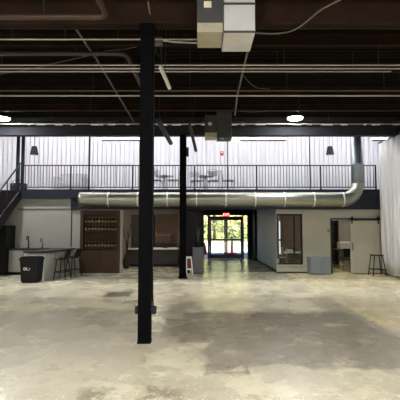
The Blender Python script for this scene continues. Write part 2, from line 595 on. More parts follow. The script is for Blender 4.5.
zt, zd = pz(218.6), pz(216.9)
mb = MB()
mb.box(ex0, ex0 + .04, Y0, Y1, 0, ez).box(ex1 - .04, ex1, Y0, Y1, 0, ez).box(ex0, ex1, Y0, Y1, ez - .04, ez)
mb.box(pxx(207.6), pxx(209.6), Y0, Y1, 0, ez).box(pxx(242.6), pxx(244.0), Y0, Y1, 0, ez)
mb.box(pxx(207.6), pxx(244), Y0, Y1, zt, zd + .03)
struct('trim_7', mb, M['doorframe'], label='dark frame of the glazed entrance')


def leaf(name, x0, x1, hinge_left, label):
    e = sempty(name, ((x0 + x1) / 2, (Y0 + Y1) / 2, 0), label)
    a, b_ = -(x1 - x0) / 2, (x1 - x0) / 2
    w = .085
    zb, zm = pz(254.3), pz(239.6)
    f = MB().box(a, a + w, -.025, .025, .01, zt).box(b_ - w, b_, -.025, .025, .01, zt)
    f.box(a, b_, -.025, .025, zt - w, zt).box(a, b_, -.025, .025, .01, zb).box(a, b_, -.03, .03, zm - .035, zm + .035)
    f.build('door_frame', M['doorframe'], e)
    MB().box(a + w, b_ - w, -.006, .006, zb, zm - .035).box(a + w, b_ - w, -.006, .006, zm + .035, zt - w).build('pane', M['doorglass'], e)
    hx = b_ - .05 if hinge_left else a + .05
    MB().tube([(hx, -.025, .9), (hx, -.08, .92), (hx, -.08, 1.22), (hx, -.025, 1.24)], .012, 8).build('door_handle', M['chrome'], e)


xm = pxx(226)
leaf('door_1', pxx(209.7), xm - .005, True, 'left glazed leaf of the entrance doors')
leaf('door_2', xm + .005, pxx(242.5), False, 'right glazed leaf of the entrance doors')
for nm, x0, x1, z0, z1, lb in (('window_2', ex0 + .04, pxx(207.6), .0, ez - .04, 'narrow glass sidelight left of the entrance doors'),
                               ('window_3', pxx(244.0), ex1 - .04, .0, ez - .04, 'narrow glass sidelight right of the entrance doors'),
                               ('window_4', pxx(209.6), pxx(242.6), zd + .03, ez - .04, 'glass transom strip above the entrance doors')):
    struct(nm, MB().box(x0, x1, Y0 + .04, Y0 + .052, z0, z1), M['doorglass'], label=lb)

# exit sign above the doors
es = thing('exit_sign', 'red lit exit sign above the entrance doors', 'exit sign', (atY(226, 214, YD).x, YD - .03, pz(216.6)))
w = .17
MB().box(-w, w, -.03, .03, 0, .2, .008).build('housing', M['red'], es)
MB().box(-w + .01, w - .01, -.034, -.03, .01, .19).build('sign_face', M['exit'], es)


def text_mesh(txt, size, material, parent, loc, rot, name, depth=0.002):
    cu = bpy.data.curves.new(name, 'FONT')
    cu.body = txt
    cu.size = size
    cu.extrude = depth
    cu.align_x = 'CENTER'
    cu.align_y = 'CENTER'
    t = bpy.data.objects.new(name, cu)
    C.objects.link(t)
    bpy.context.view_layer.update()
    me = bpy.data.meshes.new_from_object(t)
    bpy.data.objects.remove(t)
    me.materials.clear()
    me.materials.append(material)
    o = bpy.data.objects.new(name, me)
    C.objects.link(o)
    o.parent = parent
    o.location = loc
    o.rotation_euler = rot
    return o


text_mesh('EXIT', .15, M['exitletter'], es, (0, -.037, .1), (PI / 2, 0, 0), 'lettering')

# wall plate on the dark wall right of the doors
p = atY(254, 230, YD)
wp = thing('wall_control_plate', 'pale control plate on the dark wall right of the entrance', 'wall plate', (p.x, YD, p.z))
MB().box(-.11, .11, -.03, 0, -.12, .12, .008).build('plate', M['greymetal'], wp)
MB().box(-.05, .05, -.036, -.03, -.02, .07).build('screen', M['blackplastic'], wp)
p = atY(256.3, 250, YD)
o = MB().box(p.x - .04, p.x + .04, YD - .02, YD, p.z - .06, p.z + .06, .005).build('switch_plate', M['white'])
tag(o, 'small white switch plate low on the dark wall beside the entrance', 'switch')

# ------------------------------------------------------------------ outside
struct('ground_lot', MB().box(-30, 35, YD + .2, 45, -.2, -.02), M['asphalt'], label='pale asphalt outside the entrance')
struct('ground_verge', MB().box(-60, 65, 45, 110, -.2, .02), M['grass'], label='grass verge beyond the lot')


def tree(loc, h, r, leafmat, label, nleaf=900, trunk_r=.16, low=.25):
    t = thing('tree', label, 'tree', loc, 0, 'trees beyond the entrance')
    pts = [(0, 0, 0), (.05, .02, h * .3), (-.05, .05, h * .6), (.05, 0, h * .9)]
    mb = MB().tube(pts, [trunk_r, trunk_r * .8, trunk_r * .55, trunk_r * .2], 8)
    for k in range(5):
        a = k * 1.3 + random.random()
        z0 = h * (.35 + .1 * k)
        mb.tube([(0, 0, z0), (math.cos(a) * r * .35, math.sin(a) * r * .35, z0 + h * .1), (math.cos(a) * r * .7, math.sin(a) * r * .7, z0 + h * .15)],
                [trunk_r * .4, trunk_r * .25, trunk_r * .1], 6)
    mb.build('trunk', M['bark'], t)
    mb = MB()
    for k in range(nleaf):
        while True:
            q = Vector((random.uniform(-1, 1), random.uniform(-1, 1), random.uniform(-1, 1)))
            if .25 < q.length < 1:
                break
        c = Vector((q.x * r, q.y * r, h * (low + 1) / 2 + q.z * h * (1 - low) / 2))
        s = random.uniform(.12, .3)
        a = Vector((random.uniform(-1, 1), random.uniform(-1, 1), random.uniform(-1, 1))).normalized()
        b_ = a.orthogonal().normalized()
        n = a.cross(b_)
        mb.quad(c - a * s, c - b_ * s * .5 + n * s * .15, c + a * s, c + b_ * s * .5 + n * s * .15)
    mb.build('foliage', leafmat, t)
    return t


tree((-1.2, 44, 0), 9, 2.5, M['leafy'], 'yellow leafed tree seen through the left sidelight and left door', 1200, .2, .08)
tree((1.8, 50, 0), 8.5, 2.7, M['leafg'], 'green tree seen through the left entrance door', 1200, .2, .12)
tree((4.6, 44, 0), 8, 2.3, M['leafy'], 'yellow green tree seen through the right entrance door', 1000, .2, .1)
tree((8.2, 51, 0), 10, 3.0, M['leafg'], 'green tree at the right edge of the entrance view', 1200, .22, .08)
tree((.9, 36, 0), 8.5, 1.2, M['leafy'], 'slender pale trunked tree close behind the left door', 200, .14, .5)
hb = MB()
for k in range(5200):
    c = Vector((random.uniform(-14, 20), random.uniform(56, 59), random.uniform(0, 9)))
    s = random.uniform(.2, .45)
    a = Vector((random.uniform(-1, 1), random.uniform(-1, 1), random.uniform(-1, 1))).normalized()
    b_ = a.orthogonal().normalized()
    hb.quad(c - a * s, c - b_ * s * .6, c + a * s, c + b_ * s * .6)
o = hb.build('distant_foliage', M['leafg'])
tag(o, 'blurred green woodland far behind the entrance trees', 'foliage', kind='stuff')

p = atZ(232, 253.5, 0)
sp_ = thing('barrier_post', 'red upright barrier post outside the right entrance door', 'post', (p.x, p.y, -.02))
MB().lathe([(.34, 0), (.34, .06), (.14, .1), (.08, .12)], seg=16).build('base', M['red'], sp_)
MB().lathe([(.075, .1), (.075, 1.0), (.05, 1.05), (0, 1.06)], seg=14).build('post', M['red'], sp_)
MB().lathe([(.08, .8), (.08, .95)], seg=14).build('band', M['white'], sp_)
p = atZ(204.6, 254, 0)
sp_ = thing('traffic_cone', 'red cone outside the left sidelight', 'cone', (p.x, p.y, -.02))
MB().box(-.22, .22, -.22, .22, 0, .04, .01).build('base', M['red'], sp_)
MB().lathe([(.17, .04), (.04, .72), (.0, .73)], seg=16).build('cone', M['red'], sp_)
MB().lathe([(.118, .27), (.084, .47)], seg=16).build('band', M['white'], sp_)

# ------------------------------------------------------------------ roof steel
def beam(y0, label, m, z0=4.75, z1=DZ, fw=.2, x0=XL, x1=XR, name='ceiling_beam'):
    mb = MB().box(x0, x1, y0 - .012, y0 + .012, z0, z1 - .0).box(x0, x1, y0 - fw / 2, y0 + fw / 2, z0, z0 + .025).box(x0, x1, y0 - fw / 2, y0 + fw / 2, z1 - .025, z1)
    o = mb.build(name, m)
    return tag(o, label, 'beam')


beam(6.0, 'brown steel roof beam over the near black column', M['beam'], z0=4.78)
# the big dark girder above the gallery edge
gd = thing('girder', 'dark girder spanning the room in front of the ribbed gallery wall', 'beam', (0, 13.37, 4.74))
MB().box(XL, XR, -.13, .13, 0, .34, .01).build('web', M['girder'], gd)
x = XL + .3
k = 0
while x < XR - .4:
    wdt = (.22, .5, .12, .34, .9, .16, .26)[k % 7]
    MB().box(x, x + wdt, -.07, .07, .34, .463).build('block', M['girder'], gd)
    x += wdt + (.32, .2, .45, .28, .14, .36)[k % 6]
    k += 1
o = MB().box(XL, XR, 13.22, 13.5, 5.205, DZ - .004).build('deck_edge_channel', M['girder'])
tag(o, 'dark edge channel closing the roof deck above the girder blocks', 'beam')
for yy, lb in ((7.42, 'brown joist just past the near column'), (8.75, 'brown joist above the three parallel conduits'), (10.3, 'brown joist above the pair of conduits'), (11.8, 'brown joist nearest the high bay lamps'), (4.6, 'brown joist at the top edge of the view')):
    beam(yy, lb, M['beam'], z0=5.13, z1=DZ, fw=.09, name='ceiling_joist')

# ------------------------------------------------------------------ pipes and conduits
ROD = .006


def run(name, label, pts, r, m, hang=(), seg=8, hr=ROD, group=None):
    """pipe or conduit through world points, hung from the deck by rods"""
    e = thing(name, label, 'pipe' if 'pipe' in name else name.split('_')[-1], pts[0], 0, group)
    o0 = Vector(pts[0])
    MB().tube([Vector(p) - o0 for p in pts], r, seg).build('run', m, e)
    for hpt in hang:
        hpt = Vector(hpt) - o0
        MB().tube([hpt, (hpt.x, hpt.y, DZ + .055 - o0.z)], hr, 6).build('hanger_rod', M['darktube'], e)
    return e


def across(name, label, py, Z, x0p, x1p, r, m, nh=6):
    a = atZ(x0p, py, Z)
    b_ = atZ(x1p, py, Z)
    hs = [(a.x + (b_.x - a.x) * (k + .5) / nh, a.y, Z) for k in range(nh)]
    return run(name, label, [a, b_], r, m, hs)


across('conduit', 'single white conduit crossing the ceiling in front of the sheet metal box', 39.4, 4.93, -120, 197, .013, M['conduit'])
across('conduit', 'upper of the three parallel pale conduits across the ceiling', 65.2, 4.93, -140, 520, .013, M['conduit'], 7)
across('conduit', 'middle of the three parallel pale conduits across the ceiling', 68.6, 4.93, -140, 520, .015, M['conduit'], 7)
across('conduit', 'lowest of the three parallel pale conduits, ending short at right', 71.6, 4.93, -140, 391, .013, M['conduit'], 7)
across('conduit', 'dimmer upper one of the pair of conduits before the lamps', 90.8, 4.93, -150, 530, .015, M['greyconduit'], 7)
across('conduit', 'brighter lower one of the pair of conduits before the lamps', 95.8, 4.93, -150, 530, .018, M['conduit'], 7)
across('conduit', 'long tan conduit running just above the dark girder', 124.0, 5.057, -180, 560, .02, M['sheetbeige'], 8)
across('conduit', 'faint brown conduit between the lamps and the paired conduits', 110.5, 5.0, -170, 560, .012, M['brownpipe'], 7)

# brown sprinkler pipes with elbows
zp = 4.70
a = atZ(-160, 17, zp)
b_ = atZ(99, 17, zp)
c = atZ(105, 12, zp)
d = Vector((c.x - .05, c.y - 1.6, zp))
run('sprinkler_pipe', 'brown pipe along the top left with an elbow toward the viewer', [a, b_, (b_.x + .05, b_.y - .012, zp), (c.x - .01, b_.y - .06, zp), (c.x, b_.y - .14, zp), d], .042, M['brownpipe'], [(a.x + 1, a.y, zp), (b_.x - .8, b_.y, zp)], 12)
a = atZ(-160, 53.5, 5.0)
b_ = atZ(118, 53.5, 5.0)
run('sprinkler_pipe', 'brown pipe turning away behind the near column', [a, b_, (b_.x + .1, b_.y + .03, 5), (b_.x + .16, b_.y + .14, 5), (b_.x + .2, b_.y + 3.1, 5.0)], .045, M['brownpipe'], [(a.x + 1, a.y, 5), (b_.x - .8, b_.y, 5)], 12)
# longitudinal conduits
a, b_ = atZ(76, 29, 5.1), atZ(97, 60, 5.1)
c = atZ(134, 122, 5.1)
run('conduit', 'grey conduit running away from the viewer left of the near column', [a, b_, c], .02, M['greyconduit'], [(b_.x, b_.y, 5.1)])
a, b_, c = atZ(248, 50, 5.0), atZ(237.5, 94, 5.02), atZ(235, 115, 5.02)
run('conduit', 'grey conduit running away from the near sheet metal box', [a, b_, c], .022, M['greyconduit'], [(b_.x, b_.y, 5.02)])
a, b_ = atZ(155, 42, 4.97), atZ(148, 2, 4.97)
run('conduit', 'thin conduit coming forward from the junction box by the near column', [a, b_], .013, M['greyconduit'], [(b_.x, b_.y, 4.97)])
a, b_, c = atZ(163, 40.5, 4.95), atZ(174, 42, 4.95), atZ(197, 43, 4.95)
run('conduit', 'short bent white conduit from the junction box to the sheet metal box', [a, b_, c], .014, M['conduit'], [(b_.x, b_.y, 4.95)])
# junction box near the column
a = atZ(158.5, 42.5, 4.95)
jb = thing('junction_box', 'small grey junction box beside the near column top', 'junction box', (a.x, a.y, 4.9))
MB().box(-.07, .07, -.05, .05, 0, .13, .008).build('box', M['greymetal'], jb)
MB().tube([(0, 0, .13), (0, 0, DZ + .055 - 4.9)], .008, 6).build('hanger_rod', M['darktube'], jb)
MB().tube([(-.03, 0, 0), (-.05, .02, -.12), (.02, .03, -.2), (.04, 0, -.1), (.03, 0, 0)], .008, 6).build('cable_loop', M['darktube'], jb)

# loose cables


def smooth(pts, n=8):
    P_ = [Vector(p) for p in pts]
    out = []
    for i in range(len(P_) - 1):
        p0 = P_[max(i - 1, 0)]
        p1, p2 = P_[i], P_[i + 1]
        p3 = P_[min(i + 2, len(P_) - 1)]
        for k in range(n):
            t = k / n
            out.append(.5 * ((2 * p1) + (p2 - p0) * t + (2 * p0 - 5 * p1 + 4 * p2 - p3) * t * t + (3 * p1 - p0 - 3 * p2 + p3) * t ** 3))
    out.append(P_[-1])
    return out


def cable(label, pixels, Z, r, m):
    pts = smooth([atZ(q_[0], q_[1], q_[2] if len(q_) > 2 else Z) for q_ in pixels])
    o0 = pts[0].copy()
    o = MB().tube([q - o0 for q in pts], r, 6).build('cable', m, None, o0)
    return tag(o, label, 'cable')


cable('grey cable looping from the near sheet metal box to the upper right', [(256, 33), (272, 33.6), (288, 32), (301, 26), (318, 12), (330, 5), (346, -3)], 4.768, .012, M['greyconduit'])
cable('thin slack cable rising across the left of the ceiling', [(-20, 76), (0, 74), (30, 69), (60, 62), (92, 55)], 5.1, .007, M['greyconduit'])
cable('short drooping cable below the conduits right of middle', [(243, 75), (250, 83), (258, 88), (270, 89)], 5.1, .007, M['greyconduit'])
cable('thin cable from the near column to the junction box', [(104, 51), (125, 49), (142, 45.5)], 5.34, .007, M['greyconduit'])
cable('thin cable sagging by the far sheet metal box', [(234, 110), (250, 112), (270, 111)], 5.1, .008, M['greyconduit'])

# white tube light, unlit, and two dark hanging tubes
def hung_tube(name, label, cat, A, B_, r, m):
    e = thing(name, label, cat, A)
    A, B_ = Vector(A), Vector(B_)
    d = B_ - A
    MB().tube([(0, 0, 0), d * .02, d * .98, d], [r * .6, r, r, r * .6], 12).build('tube', m, e)
    for f in (.08, .5):
        q = d * f
        MB().tube([q, (q.x, q.y, DZ + .055 - A.z)], ROD, 6).build('hanger_rod', M['darktube'], e)
    return e


hung_tube('tube_lamp', 'white unlit tube lamp hanging right of the near column', 'lamp', atY(160.5, 67, 6.9), atY(169.7, 88.5, 7.65), .036, M['white'])
hung_tube('hanging_tube', 'dark slanted tube hanging left of the far column', 'tube', atY(158, 120, 11.0), atY(171, 143.5, 12.8), .07, M['darktube'])
hung_tube('hanging_tube', 'dark slanted tube hanging right of the far column', 'tube', atY(189.5, 124, 11.2), atY(196, 151, 12.9), .05, M['darktube'])

# ------------------------------------------------------------------ overhead sheet metal units (two alike)
def unit(loc, label):
    e = thing('heater_unit', label, 'air unit', loc, 0, 'sheet metal air units under the roof')
    top = DZ + .055 - loc[2]
    b1 = MB().box(0, .45, 0, .62, 0, top, .008)
    duct = b1.build('supply_duct', M['sheet'], e)
    MB().box(-.01, .46, -.012, 0, .0, .03).build('flange', M['sheetgrey'], duct)
    MB().box(-.01, .46, -.012, 0, .42, .45).build('flange', M['sheetgrey'], duct)
    MB().box(.10, .20, .10, .20, -.006, 0).build('sticker', M['sticker'], duct)
    body = MB().box(-.39, -.01, 0.02, .54, .03, .72, .01).build('fan_casing', M['sheetgrey'], e)
    MB().box(-.385, -.015, .015, .02, .03, .16).box(-.385, -.015, 0.02, .53, .022, .03).build('bottom_pan', M['sheetbeige'], body)
    MB().box(-.29, -.18, .008, .02, .39, .48).build('sticker', M['sticker'], body)
    for sx in (-.36, -.05):
        for sy in (.06, .5):
            MB().tube([(sx, sy, .72), (sx, sy, top)], ROD, 6).build('hanger_rod', M['darktube'], e)
    return e


p = atY(224, 33, 5.6)
U = unit((p.x, 5.6, p.z), 'large sheet metal air unit hanging at the top of the view')
p = atY(217.5, 137.5, 12.3)
U2 = dup(U, (p.x, 12.3, p.z), 0, 'smaller looking farther air unit hanging in front of the dark girder')
for ch in U2.children:
    if ch.name.startswith('supply_duct'):
        ch.data = ch.data.copy()
        ch.data.materials.clear()
        ch.data.materials.append(M['sheetgrey'])

# ------------------------------------------------------------------ columns
def column(px0, px1, Y, ztop, label, extras):
    a, b_ = atY(px0, 300, Y).x, atY(px1, 300, Y).x
    cx, w = (a + b_) / 2, (b_ - a) / 2
    e = thing('steel_column', label, 'column', (cx, Y, 0), 0, 'black steel columns')
    mb = MB().box(-w, w, -w, -w + .016, .016, ztop).box(-w, w, w - .016, w, .016, ztop).box(-w, -w + .012, -w + .016, w - .016, .016, ztop).box(w - .012, w, -w + .016, w - .016, .016, ztop)
    mb.build('shaft', M['column'], e)
    return e, w


c1, w1 = column(138.8, 151.2, 6.0, 4.78, 'near black square steel column with outlet boxes', None)
MB().box(-.1, .1, -.1, .1, 0, .016).build('base_plate', M['column'], c1)
MB().box(-.11, .11, -.11, .11, 4.76, 4.78).build('cap_plate', M['column'], c1)
zb = atY(145, 310, 6.0).z
for sx, wd in ((-1, .05), (1, .075)):
    x0, x1 = (w1, w1 + wd) if sx > 0 else (-w1 - wd, -w1)
    b1 = MB().box(x0, x1, -.05, .05, zb - .05, zb + .055, .006).build('outlet_box', M['navy'], c1)
    MB().box(min(x0, x1) - .004 if sx < 0 else x1, x0 if sx < 0 else x1 + .004, -.03, .03, zb - .035, zb + .035).build('outlet_face', M['blackplastic'], b1)
MB().tube([(w1 + .03, 0, zb + .05), (w1 + .02, 0, zb + .2), (w1 + .014, 0, zb + .6), (w1 + .014, 0, 2.2), (w1 + .014, 0, 4.7)], .012, 8).build('cable_conduit', M['blackplastic'], c1)
c2, w2 = column(179.4, 186, 13.25, 4.74, 'far black steel column in front of the duct', None)
MB().box(-.16, .16, -.16, .16, 0, .02).build('base_plate', M['column'], c2)
MB().box(-.12, .12, -.12, .12, .02, .16, .01).build('base_collar', M['column'], c2)
zz = atY(187, 152, 13.25).z
MB().box(w2, w2 + .08, -.08, .08, zz - .15, zz + .15, .015).build('junction_box', M['black'], c2)

# ------------------------------------------------------------------ high bay lamps
def highbay(loc, label, seen=True):
    e = thing('high_bay_lamp', label, 'lamp', loc, 0, 'lit high bay lamps')
    MB().lathe([(.26, .04), (.27, .07), (.24, .1), (.14, .13), (.12, .2), (.05, .22)], seg=28).build('housing', M['blackplastic'], e)
    MB().lathe([(0, -.02), (.12, -.012), (.2, .01), (.235, .04)], seg=28).build('lens', M['lensdim'], e)
    MB().tube([(0, 0, .22), (0, 0, DZ + .055 - loc[2])], .012, 8).build('hanger_rod', M['darktube'], e)
    return e


a = atY(295, 119.5, 12.4)
hb0 = highbay((a.x, 12.4, a.z), 'lit high bay lamp right of middle before the girder')
bright_lens = [c_ for c_ in hb0.children if c_.name.startswith('lens')][0].data.copy()
bright_lens.materials.clear()
bright_lens.materials.append(M['lens'])
a2 = atY(2, 119.5, 12.4)
dup(hb0, (a2.x, 12.4, a.z), 0, 'lit high bay lamp at the left edge of the view')
for (x, y, lb) in ((3.0, 1.2, 'high bay lamp overhead to the right of the viewer'), (-6.1, 1.2, 'high bay lamp overhead to the left of the viewer'),
                   (-1.5, 1.2, 'high bay lamp directly over the viewer'), (-1.5, -4.6, 'high bay lamp straight behind the viewer'),
                   (3.0, -4.6, 'high bay lamp behind the viewer to the right'), (-6.1, -4.6, 'high bay lamp behind the viewer to the left')):
    d_ = dup(hb0, (x, y, a.z), 0, lb)
    for c_ in d_.children:
        if c_.name.startswith('lens'):
            c_.data = bright_lens

# ------------------------------------------------------------------ strip lights of the gallery, with added fill
def strip(x0, x1, Y, Z, label, m):
    e = thing('strip_light', label, 'strip light', ((x0 + x1) / 2, Y, Z), 0, 'strip lights over the gallery')
    h = (x1 - x0) / 2
    MB().box(-h, h, -.06, .06, 0, .05, .006).build('diffuser', m, e)
    MB().box(-h, h, -.085, .085, -.035, 0.0, .005).build('tray', M['brownpipe'], e)
    for s in (-.7, .7):
        MB().tube([(h * s, 0, .05), (h * s, 0, UZ - Z)], .006, 6).build('hanger_rod', M['darktube'], e)
    return e


for (pa, pb, m, lb) in ((102, 143, M['strip'], 'white lit strip light left of the near column below the girder'),
                        (240, 286, M['stripwarm'], 'warm lit strip light between the far air unit and the lamp'),
                        (372, 418, M['strip'], 'white lit strip light at the far right below the girder')):
    A_, B_ = atY(pa, 139.8, 15.2), atY(pb, 139.8, 15.2)
    strip(A_.x, min(B_.x, XR - .1), 15.2, A_.z, lb, m)
for k, (x0, x1, lb) in enumerate(((-9.2, -7.2, 'added unseen fill strip high above the stair head'), (-6.6, -4.0, 'added unseen fill strip high above the first guardrail panels'), (-3.4, -0.8, 'added unseen fill strip high behind the columns'),
                                  (-.2, 2.4, 'added unseen fill strip high above the gallery chairs'), (3.0, 5.6, 'added unseen fill strip high behind the right hand lamp'), (6.0, 8.0, 'added unseen fill strip high above the duct riser'))):
    e = thing('strip_light', lb, 'strip light', ((x0 + x1) / 2, 14.8, 6.35), 0, 'strip lights over the gallery')  # unseen strips added behind the girder to light the ribbed wall
    h = (x1 - x0) / 2
    MB().box(-h, h, -.08, .08, -.05, 0, .006).build('diffuser', M['stripfill'], e)
    MB().box(-h, h, -.1, .1, 0, .06, .006).build('tray', M['white'], e)
    for s in (-.7, .7):
        MB().tube([(h * s, 0, .06), (h * s, 0, UZ - 6.35)], .006, 6).build('hanger_rod', M['darktube'], e)

# ------------------------------------------------------------------ duct along the gallery edge
YDu = 13.92
ra, rb = .255, .2
zc = (atY(200, 192, YDu).z + atY(200, 207, YDu).z) / 2
xa = atY(80, 200, YDu).x
xv = atY(357, 160, YDu).x
dl = thing('spiral_duct', 'long galvanised round duct along the gallery edge with riser at right', 'duct', (xa, YDu, zc))
R = .55
L_ = xv - xa
nseg = 9
sl = (L_ - R) / nseg
for k in range(nseg):
    x0, x1 = k * sl, (k + 1) * sl
    pts, rr = [], []
    n = 12
    for i in range(n + 1):
        xx = x0 + (x1 - x0) * i / n
        pts += [(xx, 0, 0)]
        rr += [ra * (1.0 if i % 2 else .992)]
    g = MB().tube(pts, rr, 28, caps=(k == 0)).build('duct_section', M['duct'], dl)
    MB().tube([(x1 - .02, 0, 0), (x1 + .02, 0, 0)], ra + .008, 28).build('joint_band', M['sheet'], g)
pts, rr = [], []
for i in range(11):
    t = i / 10 * PI / 2
    pts.append((L_ - R + R * math.sin(t), 0, R - R * math.cos(t)))
    rr.append(ra + (rb - ra) * i / 10 + (.006 if i % 2 else 0))
MB().tube(pts, rr, 28, caps=False).build('elbow', M['duct'], dl)
MB().tube([(L_, 0, R), (L_, 0, 1.2), (L_, 0, 1.21), (L_, 0, 1.25), (L_, 0, 1.26), (L_, 0, UZ - zc)], [rb, rb, rb + .008, rb + .008, rb, rb], 28).build('riser', M['ductdark'], dl)
for k in range(6):
    xx = .4 + k * 1.75
    MB().tube([(xx, 0, ra), (xx, .1, ZF - zc - .1), (xx, .46, ZF - zc - .1)], .008, 6).build('hanger_strap', M['darktube'], dl)

# ------------------------------------------------------------------ gallery guardrail
YG = 14.41
zr0, zr1 = ZF + .08, atY(200, 165, YG).z
posts_px = [22, 70, 132, 194, 256, 320, 376.5]
names = ['first guardrail section from the stair, below the left pendant lamp', 'second guardrail section from the stair, with the thin tall post',
         'third guardrail section from the stair, behind the near column', 'fourth guardrail section, right of the far column',
         'fifth guardrail section, under the red dot on the ribbed wall and right of it', 'last guardrail section, passing behind the duct riser']
for i in range(6):
    xa_, xb_ = atY(posts_px[i], 180, YG).x, atY(posts_px[i + 1], 180, YG).x
    g = thing('guardrail_section', 'dark ' + names[i], 'railing', (xa_, YG, ZF), 0, 'guardrail sections of the gallery')
    L2 = xb_ - xa_ - .004
    MB().box(0, L2, -.02, .02, zr1 - ZF - .035, zr1 - ZF, .004).build('top_rail', M['navy'], g)
    MB().box(0.03, L2, -.014, .014, .08, .115).build('bottom_rail', M['navy'], g)
    MB().box(-.0, .045, -.0225, .0225, .02, zr1 - ZF - .036).build('post', M['navy'], g)
    MB().box(-.03, .075, -.045, .045, .02, .032).build('post_foot', M['navy'], g)
    if i == 5:
        MB().box(L2 - .045, L2, -.0225, .0225, .02, zr1 - ZF - .036).build('post', M['navy'], g)
    n = int(L2 / .108)
    b0 = None
    for k in range(1, n):
        x = L2 * k / n + .01
        if b0 is None:
            b0 = MB().box(-.008, .008, -.008, .008, .115, zr1 - ZF - .035).build('baluster', M['navy'], g, (x, 0, 0))
        else:
            b1 = b0.copy()
            C.objects.link(b1)
            b1.parent = g
            b1.location = (x, 0, 0)
# thin tall posts between gallery and girder
for px_, lb, r in ((89, 'thin dark pole rising from the guardrail at left', .032), (227.5, 'thin dark pole below the farther air unit', .018), (310, 'thin dark pole right of the lit lamp', .018)):
    q = atY(px_, 170, 14.52)
    e = thing('thin_pole', lb, 'pole', (q.x, 14.53, ZF))
    MB().tube([(0, 0, .012), (0, 0, UZ - ZF)], r, 10).build('shaft', M['navy'], e)
    MB().box(-.06, .06, -.05, .05, 0, .012).build('foot_plate', M['navy'], e)
# pair of posts at the stair head
for px_, lb in ((17.6, 'left one of the two dark posts at the stair head'), (22.6, 'right one of the two dark posts at the stair head')):
    q = atY(px_, 170, 14.53)
    z0 = ZF
    e = thing('stair_post', lb, 'post', (q.x, 14.53, ZF), 0, 'posts at the stair head')
    MB().box(-.045, .045, -.045, .045, .012, UZ - ZF).build('shaft', M['navy'], e)
    MB().box(-.065, .065, -.07, .07, 0, .012).build('foot_plate', M['navy'], e)

# ------------------------------------------------------------------ stair at left, coming down toward the viewer
sx1 = -6.42
sx0 = -7.6
st = thing('steel_stair', 'dark steel stair descending toward the viewer at the left edge', 'stair', ((sx0 + sx1) / 2, 12.0, 0))
o0 = Vector(st.location)
ns = 16
rise = ZF / ns
going = .245
ytop = 14.35
for k in range(ns):
    z = ZF - rise * (k + 1)
    y1 = ytop - going * k
    if z < .05:
        break
    MB().box(sx0 + .05 - o0.x, sx1 - .05 - o0.x, y1 - going - .02 - o0.y, y1 - o0.y, z - .04, z, .005).build('tread', M['stairsteel'], st)
    MB().box(sx0 + .05 - o0.x, sx1 - .05 - o0.x, y1 - .03 - o0.y, y1 - .01 - o0.y, z, z + rise - .04).build('riser', M['stairsteel'], st)
run_ = going * ns
for sx in (sx0, sx1 - .05):
    yb_ = ytop - run_
    mb = MB()
    pa = [(ytop - o0.y, ZF - .32), (ytop - o0.y, ZF + .02), (yb_ + .0 - o0.y, .30), (yb_ - o0.y, 0), (yb_ + .33 - o0.y, 0)]
    v1 = [mb.bm.verts.new((sx - o0.x, q[0], q[1])) for q in pa]
    v2 = [mb.bm.verts.new((sx + .05 - o0.x, q[0], q[1])) for q in pa]
    mb.bm.faces.new(v1)
    mb.bm.faces.new(v2[::-1])
    for i in range(len(pa)):
        j = (i + 1) % len(pa)
        mb.bm.faces.new((v1[i], v1[j], v2[j], v2[i]))
    mb.build('stringer', M['stairsteel'], st)
    xx = sx + .025 - o0.x
    zo = .95
    MB().tube([(xx, ytop - .1 - o0.y, ZF + zo), (xx, yb_ + .1 - o0.y, .05 + zo)], .028, 10).build('handrail', M['navy'], st)
    for f in (.02, .25, .5, .75, .98):
        yy = ytop - .1 - (run_ - .2) * f
        zz = ZF + (.05 - ZF) * f
        MB().tube([(xx, yy - o0.y, zz - .05), (xx, yy - o0.y, zz + zo)], .02, 8).build('baluster', M['navy'], st)

# bags by the stair head
q = atY(17.5, 187, 14.75)
bg = thing('duffel_bag', 'black bag slumped on the gallery at the stair head', 'bag', (q.x - .02, 14.9, ZF))
mb = MB().box(-.27, .27, -.16, .16, 0, .3, .08)
mb.build('body', M['bag'], bg)
MB().tube(smooth([(-.15, -.16, .2), (-.14, -.14, .36), (0, -.1, .4), (.14, -.14, .36), (.15, -.16, .2)], 6), .014, 8).build('strap', M['greymetal'], bg)
MB().box(.08, .24, -.18, -.155, .04, .2, .01).build('pocket', M['greymetal'], bg)

# ------------------------------------------------------------------ pendants
def pendant(px_, py, label, Y):
    q = atY(px_, py, Y)
    e = thing('pendant_lamp', label, 'pendant lamp', (q.x, Y, q.z), 0, 'bell shaped pendants over the gallery')
    MB().lathe([(.15, -.165), (.155, -.15), (.145, -.1), (.105, .12), (.09, .16), (.03, .175)], seg=24).build('shade', M['navy'], e)
    MB().tube([(0, 0, .17), (0, 0, UZ - q.z)], .008, 6).build('cord', M['blackplastic'], e)
    MB().lathe([(.12, -.172), (.12, -.166)], seg=20).build('grille', M['greymetal'], e)
    return e


pendant(34.3, 150.5, 'dark bell shaped pendant hanging at left over the gallery', 15.6)
pendant(330, 150.5, 'dark bell shaped pendant hanging left of the duct riser', 15.6)

# red alarm on ribbed wall
q = atY(222, 153.5, YR - .07)
al = thing('fire_alarm', 'small red alarm on the ribbed gallery wall', 'alarm', (q.x, YR - .066, q.z))
MB().box(-.07, .07, -.05, 0, -.09, .09, .01).build('body', M['red'], al)
MB().lathe([(.03, -.02), (.03, .02)], seg=12).build('strobe', M['white'], al, (0, -.05, .03))

